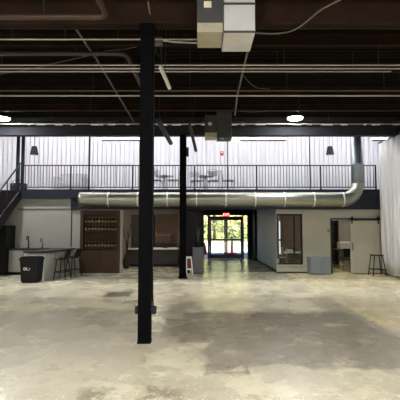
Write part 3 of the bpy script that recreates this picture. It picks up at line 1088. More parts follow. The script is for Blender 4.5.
# ------------------------------------------------------------------ gallery furniture
def gchair(loc, rz, label):
    e = thing('gallery_chair', label, 'chair', loc, rz, 'chairs on the gallery')
    MB().box(-.22, .22, -.22, .22, .43, .46, .012).build('seat', M['lightmetal'], e)
    pts = smooth([(-.21, .21, .5), (-.22, .25, .75), (-.12, .27, .84), (0, .275, .85), (.12, .27, .84), (.22, .25, .75), (.21, .21, .5)], 5)
    bk = MB().tube(pts, .014, 8).build('back_frame', M['lightmetal'], e)
    MB().box(-.18, .18, .235, .25, .6, .8, .005).build('backrest', M['lightmetal'], e)
    for sx in (-1, 1):
        for sy in (-1, 1):
            MB().tube([(sx * .19, sy * .19, .44), (sx * .22, sy * .23, 0)], .013, 8).build('leg', M['lightmetal'], e)
    for sx in (-1, 1):
        MB().tube([(sx * .2, .2, .44), (sx * .21, .21, .52)], .013, 8).build('back_support', M['lightmetal'], e)
    return e


ch = None
for (px_, rz, lb) in ((156, 2.9, 'grey chair on the gallery next to the near column'), (173, -1.5, 'grey chair on the gallery just left of the far column'),
                      (197, .4, 'grey chair on the gallery right of the far column'), (213, 3.1, 'grey chair on the gallery second right of the far column'),
                      (228, 1.6, 'grey chair on the gallery under the thin pole')):
    q = atY(px_, 180, 15.3)
    if ch is None:
        ch = gchair((q.x, 15.3, ZF), rz, lb)
    else:
        dup(ch, (q.x, 15.3 + (.12 if rz > 0 else -.05), ZF), rz, lb)
for px_, lb in ((164.5, 'small round grey table on the gallery between the columns'), (205, 'small round grey table on the gallery right of the far column')):
    q = atY(px_, 180, 16.35)
    e = thing('gallery_table', lb, 'table', (q.x, 16.35, ZF), 0, 'round tables on the gallery')
    MB().lathe([(.38, .72), (.38, .745)], seg=24).build('tabletop', M['lightmetal'], e)
    MB().lathe([(.03, .03), (.03, .72)], seg=12).build('stem', M['lightmetal'], e)
    MB().lathe([(.24, 0), (.23, .02), (.05, .035)], seg=20).build('base', M['lightmetal'], e)
# white sofa
A_, B_ = atY(57.5, 180, 15.8), atY(83.5, 180, 15.8)
sf = thing('sofa', 'low white sofa on the gallery left of the thin pole', 'sofa', ((A_.x + B_.x) / 2, 15.9, ZF))
h = (B_.x - A_.x) / 2
MB().box(-h, h, -.35, .4, .08, .42, .04).build('base', M['sofa'], sf)
MB().box(-h, h, .2, .42, .42, .82, .05).build('backrest', M['sofa'], sf)
for s in (-1, 1):
    MB().box(s * h - .09, s * h + .09, -.37, .42, .08, .64, .05).build('armrest', M['sofa'], sf)
for s in (-1, 1):
    for t in (-.3, .35):
        MB().box(s * (h - .1) - .03, s * (h - .1) + .03, t - .03, t + .03, 0, .1).build('foot', M['black'], sf)

# ------------------------------------------------------------------ white drape on the right
mb = MB()
zt_ = 4.69
ys = [14.35 - i * .03 for i in range(260)]
rows = []
for j, z in enumerate((.04, .6, 1.6, 2.8, 3.9, zt_)):
    row = []
    for i, y in enumerate(ys):
        amp = .035 + .015 * math.sin(y * 1.7)
        x = 6.5 + (14.35 - y) * .0 + amp * math.sin(y * 21 + .6 * math.sin(y * 3.1)) + .03 * math.sin(y * 5 + z) + .02 * (zt_ - z) / zt_ * math.sin(y * 9 + 2)
        row.append(mb.bm.verts.new((x, y, z)))
    rows.append(row)
for A_, B_ in zip(rows, rows[1:]):
    for i in range(len(ys) - 1):
        f = mb.bm.faces.new((A_[i], A_[i + 1], B_[i + 1], B_[i]))
        f.smooth = True
dr = thing('drape', 'tall white drape hanging to the floor along the right side', 'curtain', (6.5, 10.5, 0))
o = mb.build('fabric', M['drape'], dr)
o.location = (-6.5, -10.5, 0)
sm = o.modifiers.new('thickness', 'SOLIDIFY')
sm.thickness = .008
MB().tube([(0, -3.95, zt_ + .015), (0, 3.9, zt_ + .015)], .022, 10).build('curtain_rail', M['black'], dr)
for k in range(4):
    yy = -3.6 + k * 2.1
    MB().tube([(0, yy, zt_ + .02), (0, yy, DZ + .055)], .008, 6).build('hanger_rod', M['darktube'], dr)
MB().tube([(0.0, -3.4, .03), (0, 3.84, .03)], .02, 8).build('hem_weight', M['darktube'], dr)

# ------------------------------------------------------------------ bar area at left
# refrigerator
fx = atY(9.3, 250, 14.0).x
fr = thing('refrigerator', 'tall black refrigerator at the far left below the stair', 'refrigerator', (fx - .46, 14.2, 0))
MB().box(-.4, .4, -.3, .35, .05, atY(5, 225.5, 13.9).z, .012).build('body', M['blackplastic'], fr)
MB().box(-.395, .395, -.335, -.3, .08, .62, .01).build('door', M['blackplastic'], fr)
dd = MB().box(-.395, .395, -.335, -.3, .64, 1.66, .01).build('door', M['blackplastic'], fr)
MB().tube([(-.3, -.335, .8), (-.3, -.375, .83), (-.3, -.375, 1.4), (-.3, -.335, 1.43)], .012, 8).build('door_handle', M['chrome'], dd)
MB().box(-.36, .36, -.28, .3, 0, .05).build('plinth', M['black'], fr)

# back counter
bx0, bx1 = atY(9.6, 250, 14.1).x, atY(43, 250, 14.1).x
bc = thing('base_cabinet', 'pale base cabinets against the bar wall', 'cabinet', ((bx0 + bx1) / 2, 14.3, 0))
h = (bx1 - bx0) / 2
MB().box(-h, h, -.24, .295, .1, .87).build('body', M['island'], bc)
for k in range(2):
    a_, b_ = -h + h * k + .01, -h + h * (k + 1) - .01
    d_ = MB().box(a_, b_, -.262, -.24, .12, .85, .004).build('door', M['island'], bc)
    MB().tube([(b_ - .06, -.262, .6), (b_ - .06, -.285, .61), (b_ - .06, -.285, .74), (b_ - .06, -.262, .75)], .006, 6).build('door_handle', M['chrome'], d_)
MB().box(-h, h, -.2, .295, 0, .1).build('plinth', M['black'], bc)
bt = MB().box(bx0 - .02, bx1 + .05, 14.02, WF - .002, .87, .91, .006).build('worktop', M['counter'])
tag(bt, 'dark worktop on the pale base cabinets by the bar wall', 'worktop')


def faucet(px_, zt, label, big):
    q = atY(px_, 245, 14.3)
    e = thing('faucet', label, 'faucet', (q.x, 14.4, .91), 0, 'faucets on the worktop')
    MB().lathe([(.035, 0), (.035, .02), (.022, .04)], seg=14).build('base', M['black'], e)
    pts = smooth([(0, 0, .03), (0, 0, zt * .75), (0, -.05, zt), (0, -.13, zt * .96), (0, -.15, zt * .7)], 6)
    MB().tube(pts, .018 if big else .012, 10).build('spout', M['black'], e)
    MB().tube([(.02, 0, .08), (.09, -.02, .12)], .009, 8).build('lever', M['black'], e)
    return e


faucet(27.2, .42, 'taller black gooseneck faucet on the dark worktop', True)
faucet(41, .33, 'smaller dark faucet at the right end of the worktop', False)
# soap bottle on worktop
q = atY(17.5, 246, 14.3)
sb = thing('soap_bottle', 'small grey dispenser bottle on the worktop left of the faucets', 'bottle', (q.x, 14.4, .91))
MB().lathe([(.035, 0), (.038, .02), (.036, .1), (.014, .125), (.014, .14)], seg=14).build('body', M['greymetal'], sb)
MB().tube([(0, 0, .14), (0, 0, .165), (0, -.035, .165)], .006, 6).build('pump', M['black'], sb)

# island
isl = thing('bar_island', 'grey bar island with white end panel behind the trash can', 'island', (-4.86, 12.52, 0), -.2)
MB().box(-.67, 0, .03, 1.92, 0, .87, .004).build('body', M['island'], isl)
MB().box(-.68, .015, 0, .03, 0, .80, .004).build('end_panel', M['white'], isl)
for k in range(3):
    MB().box(.0, .012, .06 + k * .62, .66 + k * .62, .04, .83, .003).build('side_panel', M['island'], isl)
MB().box(-.7, .06, -.03, 1.93, .87, .91, .006).build('countertop', M['counter'], isl)

# trash can
q = atZ(28.6, 283, 0)
tc_ = thing('trash_can', 'black slim trash can with a white mark on its front', 'trash can', (q.x, q.y + .2, 0))


def rbox(hw0, hd0, hw1, hd1, z0, z1):
    return [(-hw0, -hd0, z0), (hw0, -hd0, z0), (hw0, hd0, z0), (-hw0, hd0, z0)], [(-hw1, -hd1, z1), (hw1, -hd1, z1), (hw1, hd1, z1), (-hw1, hd1, z1)]


mb = MB()
b_, t_ = rbox(.255, .18, .29, .215, 0, .70)
mb.hexa(b_, t_)
bmesh.ops.bevel(mb.bm, geom=mb.bm.edges[:], offset=.035, segments=3, affect='EDGES')
mb.build('bin', M['blackplastic'], tc_)
MB().box(-.3, .3, -.225, .225, .665, .73, .02).build('rim', M['blackplastic'], tc_)
MB().box(-.27, .27, -.2, .2, .73, .775, .02).build('lid', M['black'], tc_)
mk = MB()
mk.tube([(-.07 + .035 * math.cos(a), 0, .035 * math.sin(a)) for a in [i * 2 * PI / 16 for i in range(16)]], .014, 6, closed=True)
mk.lathe([(.025, -.004), (.025, .004)], (-.07, 0, 0), 12)
mk.tube([(.03 + .045 * math.cos(a), 0, .045 * math.sin(a)) for a in [PI * .7 + i * 1.5 * PI / 12 for i in range(13)]], .01, 6)
mo = mk.build('mark', M['white'], tc_, (-.05, -.215, .42))
mo.rotation_euler = (-.05, 0, 0)


# bar stools with backs
def bar_stool(loc, rz, label):
    e = thing('bar_chair', label, 'bar stool', loc, rz, 'black bar chairs at the island')
    # local: sitter faces -x ; back at +x
    mb = MB()
    bm = mb.bm
    prof = [(-.2, .62, .17), (-.1, .60, .2), (.05, .60, .21), (.15, .625, .21), (.2, .70, .2), (.235, .80, .19), (.27, .93, .16)]
    rows = []
    for (x, z, w) in prof:
        row = []
        for k in range(9):
            t = (k - 4) / 4
            row.append(bm.verts.new((x - .05 * (t * t) * (1 if z > .65 else 0), w * t, z + .035 * t * t * (1 if z <= .65 else 0))))
        rows.append(row)
    for A_, B_ in zip(rows, rows[1:]):
        for k in range(8):
            f = bm.faces.new((A_[k], A_[k + 1], B_[k + 1], B_[k]))
            f.smooth = True
    r = bmesh.ops.extrude_face_region(bm, geom=bm.faces[:])
    for v in [g for g in r['geom'] if isinstance(g, bmesh.types.BMVert)]:
        v.co += Vector((-.012, 0, .022)) if v.co.z > .66 else Vector((0, 0, .022))
    mb.build('seat_shell', M['seat'], e)
    for sx in (-1, 1):
        for sy in (-1, 1):
            MB().tube([(sx * .13, sy * .13, .605), (sx * .2 + .0, sy * .2, 0)], .014, 8).build('leg', M['black'], e)
    f_ = [(-.18, -.18, .24), (.18, -.18, .24), (.18, .18, .24), (-.18, .18, .24)]
    for i in range(4):
        MB().tube([f_[i], f_[(i + 1) % 4]], .011, 8).build('foot_rest', M['black'], e)
    return e


q = atZ(62.5, 278.2, 0)
s1 = bar_stool((-4.42, 12.98, 0), -.15, 'nearer black bar chair at the island')
dup(s1, (-4.27, 13.6, 0), -.25, 'farther black bar chair at the island beside the wine cabinet')

# ------------------------------------------------------------------ wine cabinet
wz = 2.26
wy0, wy1 = WF - .05, WF + .45
wc = thing('wine_cabinet', 'tall dark brown wooden bottle cabinet between bar wall and kitchen', 'cabinet', ((wx0 + wx1) / 2, wy0, 0))
hw = (wx1 - wx0) / 2 - .01
dpt = wy1 - wy0
fw = .11
MB().box(-hw + fw, hw - fw, .19, .21, .02, wz).build('back_panel', M['rackwood'], wc)
MB().box(-hw, -hw + fw, 0, dpt - .03, 0, wz, .005).build('side_frame', M['rackframe'], wc)
MB().box(hw - fw, hw, 0, dpt - .03, 0, wz, .005).build('side_frame', M['rackframe'], wc)
MB().box(-hw + fw, hw - fw, 0, dpt - .03, wz - .13, wz, .005).build('top_frame', M['rackwood'], wc)
MB().box(-hw + fw, hw - fw, .03, dpt - .03, 0, .08).build('plinth', M['rackwood'], wc)
for s in (-1, 1):
    x0, x1 = (-hw + fw, -.005) if s < 0 else (.005, hw - fw)
    d_ = MB().box(x0, x1, .01, .04, .08, .80, .004).box(x0 + .08, x1 - .08, 0.0, .01, .16, .72, .003).build('door', M['rackwood'], wc)
    MB().lathe([(.016, -.012), (.016, .012)], seg=10).build('knob', M['rackframe'], d_, (s * -.06 if False else (-.05 if s < 0 else .05), -.008, .6))
zs = [atY(100, v, wy0 + .05).z for v in (247.7, 238.8, 231.3, 223.6)]
for z in zs:
    MB().box(-hw + fw, hw - fw, .04, .19, z - .025, z).build('shelf', M['rackwood'], wc)
MB().box(-hw + fw, hw - fw, .04, .19, .80, .82).build('shelf', M['rackwood'], wc)
# rails of the third row: a lattice of laths
mb = MB()
for k in range(3):
    zz = zs[1] + .03 + k * .05
    mb.box(-hw + fw, hw - fw, .1, .115, zz, zz + .018)
mb.build('lath_rail', M['rackframe'], wc)
b0 = None
for r_, z, lbr in ((0, zs[0], 'brown bottle standing on the lowest bottle row of the wine cabinet'), (1, zs[2], 'brown bottle standing on the second row from the top of the wine cabinet'), (2, zs[3], 'brown bottle standing on the top row of the wine cabinet')):
    nb = 10
    xs_ = [-hw + fw + .07 + (2 * (hw - fw) - .14) * k / (nb - 1) for k in range(nb)]
    for k, x in enumerate(xs_):
        loc = (wc.location.x + x, wy0 + .12, z)
        grp = 'bottles on the %s row of the wine cabinet' % ('lowest', 'second', 'top')[r_]
        if b0 is None:
            b0 = thing('bottle', lbr, 'bottle', loc, 0, grp)
            MB().lathe([(.036, 0), (.037, .01), (.037, .15), (.015, .195), (.014, .225)], seg=12).build('body', M['bottle'], b0)
            MB().lathe([(.0375, .03), (.0375, .12)], seg=12).build('paper_label', M['tan'], b0)
            MB().lathe([(.016, .2), (.016, .232)], seg=10).build('cap', M['tan'], b0)
        else:
            dup(b0, loc, random.uniform(0, 3), lbr, grp)

# ------------------------------------------------------------------ kitchen opening with reception counter
kc0, kc1 = atY(127, 250, 16.9).x, atY(178, 250, 16.9).x
ct = thing('reception_counter', 'dark wooden counter with white top inside the kitchen opening', 'counter', ((kc0 + kc1) / 2, 17.0, 0))
h = (kc1 - kc0) / 2
zc_ = atY(150, 248.6, 16.8).z
MB().box(-h, h, -.1, .3, 0, zc_ - .05, .006).build('front_panel', M['darkwood'], ct)
MB().box(-h - .03, h + .03, -.16, .36, zc_ - .05, zc_, .008).build('top', M['stone'], ct)
MB().box(-h, h, -.115, -.1, 0, .12).build('kick_board', M['black'], ct)
# tall dark cupboard, wooden back panels, hutch
cb0, cb1 = atY(131.5, 240, 18.0).x, atY(154, 240, 18.0).x
tcb = thing('tall_cupboard', 'tall dark brown cupboard on the back wall of the kitchen', 'cupboard', ((cb0 + cb1) / 2, 18.1, 0))
h = (cb1 - cb0) / 2
MB().box(-h, h, -.2, .29, 0, 2.2, .01).build('body', M['darkwood'], tcb)
for s in (-1, 1):
    d_ = MB().box(min(0, s * h) + .01, max(0, s * h) - .01, -.225, -.2, .05, 2.15, .005).build('door', M['darkwood'], tcb)
    MB().tube([(s * .06, -.225, 1.0), (s * .06, -.25, 1.02), (s * .06, -.25, 1.2), (s * .06, -.225, 1.22)], .008, 6).build('door_handle', M['black'], d_)
hc0, hc1 = cb1 + .03, atY(177, 240, 18.0).x
hu = thing('shelf_hutch', 'brown wooden shelf hutch right of the dark cupboard', 'hutch', ((hc0 + hc1) / 2, 18.2, 0))
h = (hc1 - hc0) / 2
zsh = atY(160, 235, 18.0).z
MB().box(-h, h, -.15, .19, 0, .95, .006).build('base', M['darkwood'], hu)
MB().box(-h, h, .14, .19, .95, 2.25).build('back_panel', M['panelwood'], hu)
MB().box(-h, h * .5, -.15, .14, zsh - .4, zsh - .03, .006).build('drawer_box', M['panelwood'], hu)
MB().box(-h, h * .55, -.17, .14, zsh - .03, zsh + .02, .004).build('shelf', M['tan'], hu)
for zz, px_ in ((zsh + .02, 157), (zsh + .02, 160.5)):
    q = atY(px_, 234, 18.05)
    o = thing('jar', 'small tan jar on the hutch shelf, %s of two' % ('left' if px_ < 158 else 'right'), 'jar', (q.x, 18.1, zz))
    MB().lathe([(.04, 0), (.05, .02), (.05, .1), (.035, .12)], seg=14).build('body', M['tan'], o)
    MB().lathe([(.038, .12), (.038, .14)], seg=14).build('lid', M['darkwood'], o)
# bowls / tools on the counter
for px_, lb, m in ((158, 'white tray of papers on the counter at middle', 'white'), (172, 'white stack of menus on the right of the counter', 'cloth')):
    q = atY(px_, 248, 16.95)
    o = MB().box(-.2, .2, -.11, .11, 0, .03, .005).build('tray' if px_ < 160 else 'menu_stack', M[m], None, (q.x, 17.0, zc_))
    tag(o, lb, 'tray' if px_ < 160 else 'papers')
# vase of branches
q = atZ(126.5, 266, 0)
vs = thing('branch_vase', 'dark forked bare branches in a floor vase at the kitchen opening', 'plant', (q.x, 16.2, 0))
vs.location.x = atY(126.5, 250, 16.2).x
MB().lathe([(.09, 0), (.14, .1), (.15, .3), (.08, .5), (.07, .56), (.085, .58)], seg=18).build('vase', M['darkwood'], vs)
for pts in (((0, 0, .5), (-.02, 0, 1.0), (-.12, 0, 1.45), (-.2, .02, 1.75)), ((0, 0, .5), (.02, 0, 1.0), (.1, 0, 1.4), (.17, 0, 1.8)), ((.01, .02, .5), (.05, .04, 1.1), (.02, .05, 1.5))):
    MB().tube(smooth(pts, 5), .018, 8).build('branch', M['darkwood'], vs)
# unseen lamps added to brighten the kitchen
for (x, y, lb) in ((-3.6, 16.0, 'added unseen fill lamp over the branches in the kitchen'), (-1.7, 16.0, 'added unseen fill lamp over the kitchen counter')):
    e = thing('room_fill_lamp', lb, 'lamp', (x, y, ZF - .27), 0, 'added fill lamps in the rooms')
    MB().lathe([(.13, -.05), (.15, -.03), (.15, 0)], seg=24).build('rim', M['white'], e)
    MB().lathe([(0, -.06), (.12, -.052)], seg=24).build('diffuser', M['roomfill'], e)

# ------------------------------------------------------------------ items by the corridor mouth
# grey low cabinet left of corridor with a wire ornament over it
gx0, gx1 = atY(192.6, 260, 14.35).x, atY(203.4, 260, 14.35).x
gz = atY(198, 247.3, 14.3).z
gc = thing('pedestal_cabinet', 'narrow grey pedestal cabinet left of the entrance corridor', 'cabinet', ((gx0 + gx1) / 2, 14.44, 0))
h = (gx1 - gx0) / 2
MB().box(-h, h, -.14, .15, .03, gz - .02, .006).build('body', M['pedestal'], gc)
MB().box(-h + .01, h - .01, -.155, -.14, .06, gz - .04, .004).build('door', M['pedestal'], gc)
MB().box(-h - .008, h + .008, -.165, .155, gz - .02, gz, .004).build('top', M['pedestal'], gc)
MB().box(-h + .03, h - .03, -.12, .14, 0, .03).build('plinth', M['black'], gc)
wo = thing('dried_arrangement', 'pale thin dried stems in a dark pot on the grey pedestal cabinet', 'plant', ((gx0 + gx1) / 2, 14.42, gz))
MB().lathe([(.06, 0), (.09, .06), (.1, .16), (.085, .2)], seg=16).build('pot', M['black'], wo)
for k in range(12):
    a = k * 2.4
    r_ = .05 + .09 * (k % 4) / 3
    zt2 = .5 + .06 * (k % 5)
    stt = MB().tube(smooth([(0, 0, .15), (math.cos(a) * r_ * .4, math.sin(a) * r_ * .4, zt2 * .6), (math.cos(a) * r_, math.sin(a) * r_, zt2)], 4), .004, 5).build('stem', M['greymetal'], wo)
    if k % 2 == 0:
        MB().lathe([(0, -.02), (.018, 0), (0, .02)], (math.cos(a) * r_, math.sin(a) * r_, zt2), 8).build('seed_head', M['tan'], stt)
# A-frame sign
q = atZ(188.4, 273, 0)
af = thing('a_frame_sign', 'small white folding sign with dark red panel by the far column', 'sign', (q.x + .02, 14.15, 0), .25)
hgt = .63
for s in (-1, 1):
    mb = MB()
    for sx in (-1, 1):
        mb.hexa([(sx * .11 - .022, s * .16 - .012, 0), (sx * .11 + .022, s * .16 - .012, 0), (sx * .11 + .022, s * .16 + .012, 0), (sx * .11 - .022, s * .16 + .012, 0)],
                [(sx * .085 - .022, s * .015 - .012, hgt), (sx * .085 + .022, s * .015 - .012, hgt), (sx * .085 + .022, s * .015 + .012, hgt), (sx * .085 - .022, s * .015 + .012, hgt)])
    mb.box(-.107, .107, s * .018 - .012, s * .018 + .012, hgt - .07, hgt)
    zk = .2
    yk = s * (.16 - (.16 - .015) * zk / hgt)
    mb.box(-.1, .1, yk - .012, yk + .012, zk - .03, zk + .03)
    fr_ = mb.build('frame', M['white'], af)
    y0, y1 = s * (.16 - .145 * .22 / hgt), s * (.16 - .145 * .56 / hgt)
    MB().hexa([(-.085, y0 - .006, .22), (.085, y0 - .006, .22), (.085, y0 + .006, .22), (-.085, y0 + .006, .22)],
              [(-.075, y1 - .006, .56), (.075, y1 - .006, .56), (.075, y1 + .006, .56), (-.075, y1 + .006, .56)]).build('panel', M['darkred'], fr_)

# ------------------------------------------------------------------ meeting room window and contents
w1_ = sempty('window_1', ((winx0 + winx1) / 2, WF + .06, winz0), 'black framed interior window of the meeting room')
h = (winx1 - winx0) / 2
hz = winz1 - winz0
MB().box(-h, -h + .05, -.07, .06, .2, hz).box(h - .04, h, -.07, .06, 0, hz).box(-h, h, -.07, .06, hz - .05, hz).box(-h, h, -.07, .06, 0, .04).box(-h + .62, -h + .65, -.04, .04, .3, hz).build('window_frame', M['black'], w1_)
MB().box(-h + .05, h - .04, -.005, .005, .04, hz - .05).build('pane', M['tileglass'], w1_)
MB().box(-h - .05, h + .03, -.1, .06, -.04, 0).build('window_sill', M['wallr'], w1_)
# lit vertical lamp bars just inside the window
q0 = atY(279.4, 240, WF + .35)
lb0 = thing('light_bar', 'tall white lit bar lamp inside the left edge of the meeting room window', 'lamp', (q0.x, WF + .35, 0))
MB().lathe([(.06, 0), (.06, .02), (.02, .03)], seg=16).build('base', M['black'], lb0)
MB().tube([(0, 0, .02), (0, 0, atY(278, 215, WF + .35).z)], .012, 8).build('pole', M['black'], lb0)
zA, zB, zC, zD = [atY(278, v, WF + .35).z for v in (254, 241, 239, 221)]
for za, zb2 in ((zA, zB), (zC, zD)):
    MB().box(-.03, .03, -.035, -.012, za, zb2, .005).build('lamp_tube', emit('lit_bar_tube', (240, 242, 240), .9), lb0)
# table with chairs and clutter
tx = atY(290, 250, 16.4).x
tb = thing('meeting_table', 'white topped table inside the meeting room window', 'table', (tx, 15.4, 0))
zt3 = atY(290, 252.3, 15.0).z
MB().box(-.5, .5, -.4, .4, zt3 - .04, zt3, .01).build('tabletop', M['cloth'], tb)
for sx in (-1, 1):
    for sy in (-1, 1):
        MB().tube([(sx * .42, sy * .32, zt3 - .04), (sx * .45, sy * .35, 0)], .02, 8).build('leg', M['greymetal'], tb)


def small_chair(loc, rz, label, m, name='meeting_chair', grp='chairs in the meeting room'):
    e = thing(name, label, 'chair', loc, rz, grp)
    MB().box(-.2, .2, -.2, .2, .42, .45, .012).build('seat', m, e)
    MB().box(-.19, .19, .17, .2, .52, .84, .02).build('backrest', m, e)
    for sx in (-1, 1):
        for sy in (-1, 1):
            MB().tube([(sx * .17, sy * .17, .42), (sx * .2, sy * .2, 0)], .014, 8).build('leg', M['chrome'], e)
        MB().tube([(sx * .15, .185, .44), (sx * .15, .185, .54)], .012, 8).build('back_support', M['chrome'], e)
    return e


small_chair((tx - .42, 16.3, 0), .1, 'pale chair at the left inside the meeting room window', M['sofa'])
small_chair((tx + .1, 16.3, 0), 0, 'dark chair in the middle inside the meeting room window', M['seat'])
small_chair((tx + .62, 16.3, 0), -.1, 'grey chair at the right inside the meeting room window', M['greymetal'])
for (dx, lb, m, nm) in ((-.28, 'white box on the meeting table at left', 'white', 'box'), (.02, 'grey laptop closed on the meeting table', 'greymetal', 'laptop'), (.3, 'pale paper stack on the meeting table at right', 'cloth', 'paper_stack')):
    o = MB().box(-.12, .12, -.09, .09, 0, .09 if nm == 'box' else .025, .005).build(nm, M[m], None, (tx + dx, 15.3, zt3))
    tag(o, lb, nm.replace('_', ' '))
for (x, y, lb) in ((4.1, 16.6, 'added unseen fill lamp in the meeting room'), (5.9, 16.2, 'added unseen fill lamp in the office')):  # out-of-sight lamps added to lift the meeting room and office
    e = thing('room_fill_lamp', lb, 'lamp', (x, y, ZF - .27), 0, 'added fill lamps in the rooms')
    MB().lathe([(.13, -.05), (.15, -.03), (.15, 0)], seg=24).build('rim', M['white'], e)
    MB().lathe([(0, -.06), (.12, -.052)], seg=24).build('diffuser', M['roomfill'], e)

# low grey cabinet in front of the wall
q0, q1 = atY(310.3, 265, 14.13).x, atY(331, 265, 14.13).x
gz2 = atY(320, 257.4, 14.12).z
lc = thing('low_cabinet', 'low blue grey cabinet between meeting room window and doorway', 'cabinet', ((q0 + q1) / 2, 14.38, 0))
h = (q1 - q0) / 2
MB().box(-h, h, -.24, .2, .02, gz2, .006).build('body', M['greyboard'], lc)
for s in (-1, 1):
    d_ = MB().box(min(.003 * s, s * (h - .01)), max(.003 * s, s * (h - .01)), -.256, -.24, .05, gz2 - .02, .003).build('door', M['greyboard'], lc)
MB().box(-h + .02, h - .02, -.2, .18, 0, .02).build('plinth', M['black'], lc)
# switch by doorway
q = atY(328.4, 230.5, WF)
o = MB().box(q.x - .05, q.x + .05, WF - .022, WF - .0, q.z - .06, q.z + .06, .006).build('switch_plate', M['greymetal'])
tag(o, 'small grey switch plate on the beige wall left of the doorway', 'switch')

# doorway jamb, barn door, rail
struct('trim_8', MB().box(dx0 - .05, dx0, WF - .03, WF + .13, 0, dz1 + .05).box(dx0 - .05, dx1 + .0, WF - .025, WF + .13, dz1, dz1 + .05), M['darktube'], label='dark frame around the doorway')
bd0, bd1 = atY(350.3, 240, 14.5).x, atY(379.8, 240, 14.5).x
bdz = atY(365, 221.2, 14.5).z
bd = sempty('door_3', ((bd0 + bd1) / 2, 14.5, 0.02), 'beige sliding barn door on a black rail')
h = (bd1 - bd0) / 2
MB().box(-h, h, -.02, .03, 0, bdz).build('slab', M['barn'], bd)
MB().box(-h, -h + .1, -.032, -.02, 0, bdz).box(h - .1, h, -.032, -.02, 0, bdz).box(-h + .1, h - .1, -.032, -.02, bdz - .1, bdz).box(-h + .1, h - .1, -.032, -.02, 0, .14).build('rail_frame', M['barn'], bd)
zh = atY(352, 247, 14.5).z
MB().tube([(-h + .06, -.032, zh - .12), (-h + .06, -.07, zh - .1), (-h + .06, -.07, zh + .1), (-h + .06, -.032, zh + .12)], .014, 8).build('door_handle', M['black'], bd)
zrail = atY(365, 219.2, 14.45).z
for s in (-1, 1):
    hg = MB().box(s * (h - .06) - .022, s * (h - .06) + .022, -.045, -.034, bdz - .12, zrail + .06).build('hanger', M['black'], bd)
    mb = MB().lathe([(.05, -.012), (.05, .012)], seg=18)
    w_ = mb.build('wheel', M['black'], hg, (s * (h - .06), -.055, zrail + .03))
    w_.rotation_euler = (PI / 2, 0, 0)
rl = thing('sliding_door_rail', 'black steel rail above the beige sliding door', 'rail', ((bd0 + bd1) / 2, 14.52, zrail))
MB().box(-h - .05, h + .06, -.02, .0, -.03, .03, .003).build('bar', M['black'], rl)
for k in range(4):
    x = -h + .05 + (2 * h - .1) * k / 3
    MB().lathe([(.012, 0), (.012, .08)], seg=8).build('standoff', M['black'], rl, (x, .08, 0)).rotation_euler = (PI / 2, 0, 0)

# stool by the barn door
q = atZ(377, 275.2, 0)
sl_ = thing('stool', 'backless dark metal stool in front of the sliding door', 'stool', (q.x, q.y, 0))
sl_.location.y = 13.85
sl_.location.x = atY(377, 265, 13.85).x
zs_ = atY(377, 254.6, 13.85).z
MB().box(-.17, .17, -.17, .17, zs_ - .04, zs_, .015).build('seat', M['darkwood'], sl_)
for sx in (-1, 1):
    for sy in (-1, 1):
        MB().tube([(sx * .14, sy * .14, zs_ - .04), (sx * .225, sy * .2, 0)], .016, 8).build('leg', M['black'], sl_)
f_ = [(-.195, -.18, .22), (.195, -.18, .22), (.195, .18, .22), (-.195, .18, .22)]
for i in range(4):
    MB().tube([f_[i], f_[(i + 1) % 4]], .012, 8).build('foot_rest', M['black'], sl_)

# office through the doorway: curtains, dark panel, desk, stool
mb = MB()
a_, b_ = atY(338.5, 240, 18.0).x, atY(356, 240, 18.0).x
rows = []
for z in (.35, 1.2, 2.45):
    rows.append([mb.bm.verts.new((a_ + (b_ - a_) * i / 60, 18.05 + .04 * math.sin(i * 1.1) + .01 * math.sin(i * .37 + z), z)) for i in range(61)])
for A_, B_ in zip(rows, rows[1:]):
    for i in range(60):
        mb.bm.faces.new((A_[i], A_[i + 1], B_[i + 1], B_[i])).smooth = True
cu = thing('curtain', 'pale grey curtain hanging in the office behind the doorway', 'curtain', ((a_ + b_) / 2, 18.05, 0))
o = mb.build('fabric', M['curtain'], cu)
o.location = (-cu.location.x, -18.05, 0)
o.modifiers.new('thickness', 'SOLIDIFY').thickness = .006
MB().tube([(-(b_ - a_) / 2 - .05, .0, 2.46), ((b_ - a_) / 2 + .05, 0, 2.46)], .015, 8).build('curtain_rod', M['black'], cu)
for s in (-1, 1):
    MB().tube([(s * (b_ - a_) * .48, 0, 2.46), (s * (b_ - a_) * .48, .15, 2.46)], .012, 6).build('rod_bracket', M['black'], cu)
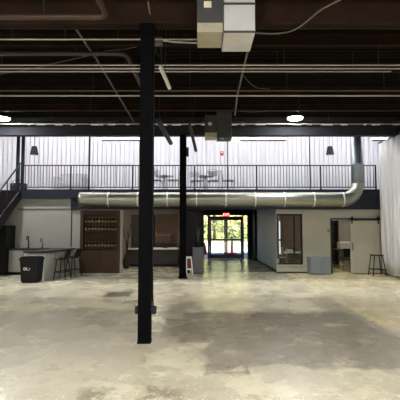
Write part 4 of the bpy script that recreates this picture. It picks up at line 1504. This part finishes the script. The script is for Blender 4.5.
a_, b_ = px - .01, atY(338.3, 240, 17.8).x
bk = thing('bookcase', 'dark tall bookcase at the left inside the doorway', 'bookcase', ((a_ + b_) / 2, 17.9, 0))
h = (b_ - a_) / 2
h = max(h, .2)
MB().box(-h, h, .2, .28, 0, 2.3).build('back_panel', M['darkwood'], bk)
for s in (-1, 1):
    MB().box(s * h - .02, s * h + .02, -.1, .2, 0, 2.3).build('side_panel', M['darkwood'], bk)
for k in range(6):
    MB().box(-h + .02, h - .02, -.09, .2, .06 + k * .44, .09 + k * .44).build('shelf', M['darkwood'], bk)
dxc = atY(345.5, 250, 16.4).x
zt4 = atY(343, 249.5, 16.1).z
dk = thing('desk', 'white cloth covered desk inside the doorway', 'desk', (dxc, 16.4, 0))
MB().box(-.42, .5, -.3, .3, zt4 - .04, zt4, .008).build('top', M['wood'], dk)
for sx in (-.38, .46):
    for sy in (-.26, .26):
        MB().tube([(sx, sy, zt4 - .04), (sx, sy, 0)], .022, 8).build('leg', M['darkwood'], dk)
o = MB().box(-.24, .3, -.06, .26, 0, .28, .03).build('cloth_bundle', M['cloth'], None, (dxc, 16.45, zt4))
tag(o, 'white bundle of cloth on the desk inside the doorway', 'cloth')
ds = small_chair((atY(346.5, 260, 15.5).x, 15.5, 0), PI, 'dark chair in front of the desk inside the doorway', M['seat'], 'desk_chair', 'desk chair')

# ------------------------------------------------------------------ world and render look
wd = bpy.data.worlds.new('sky')
SC.world = wd
wd.use_nodes = True
nt = wd.node_tree
bg_ = nt.nodes['Background']
sky = nt.nodes.new('ShaderNodeTexSky')
sky.sky_type = 'NISHITA'
sky.sun_elevation = math.radians(48)
sky.sun_rotation = math.radians(150)
sky.sun_size = math.radians(3)
sky.sun_intensity = .6
nt.links.new(sky.outputs[0], bg_.inputs['Color'])
bg_.inputs['Strength'].default_value = .33

SC.view_settings.view_transform = 'Standard'
SC.view_settings.look = 'None'
SC.view_settings.exposure = 0.32
SC.view_settings.gamma = 1.0
SC.view_settings.use_curve_mapping = False
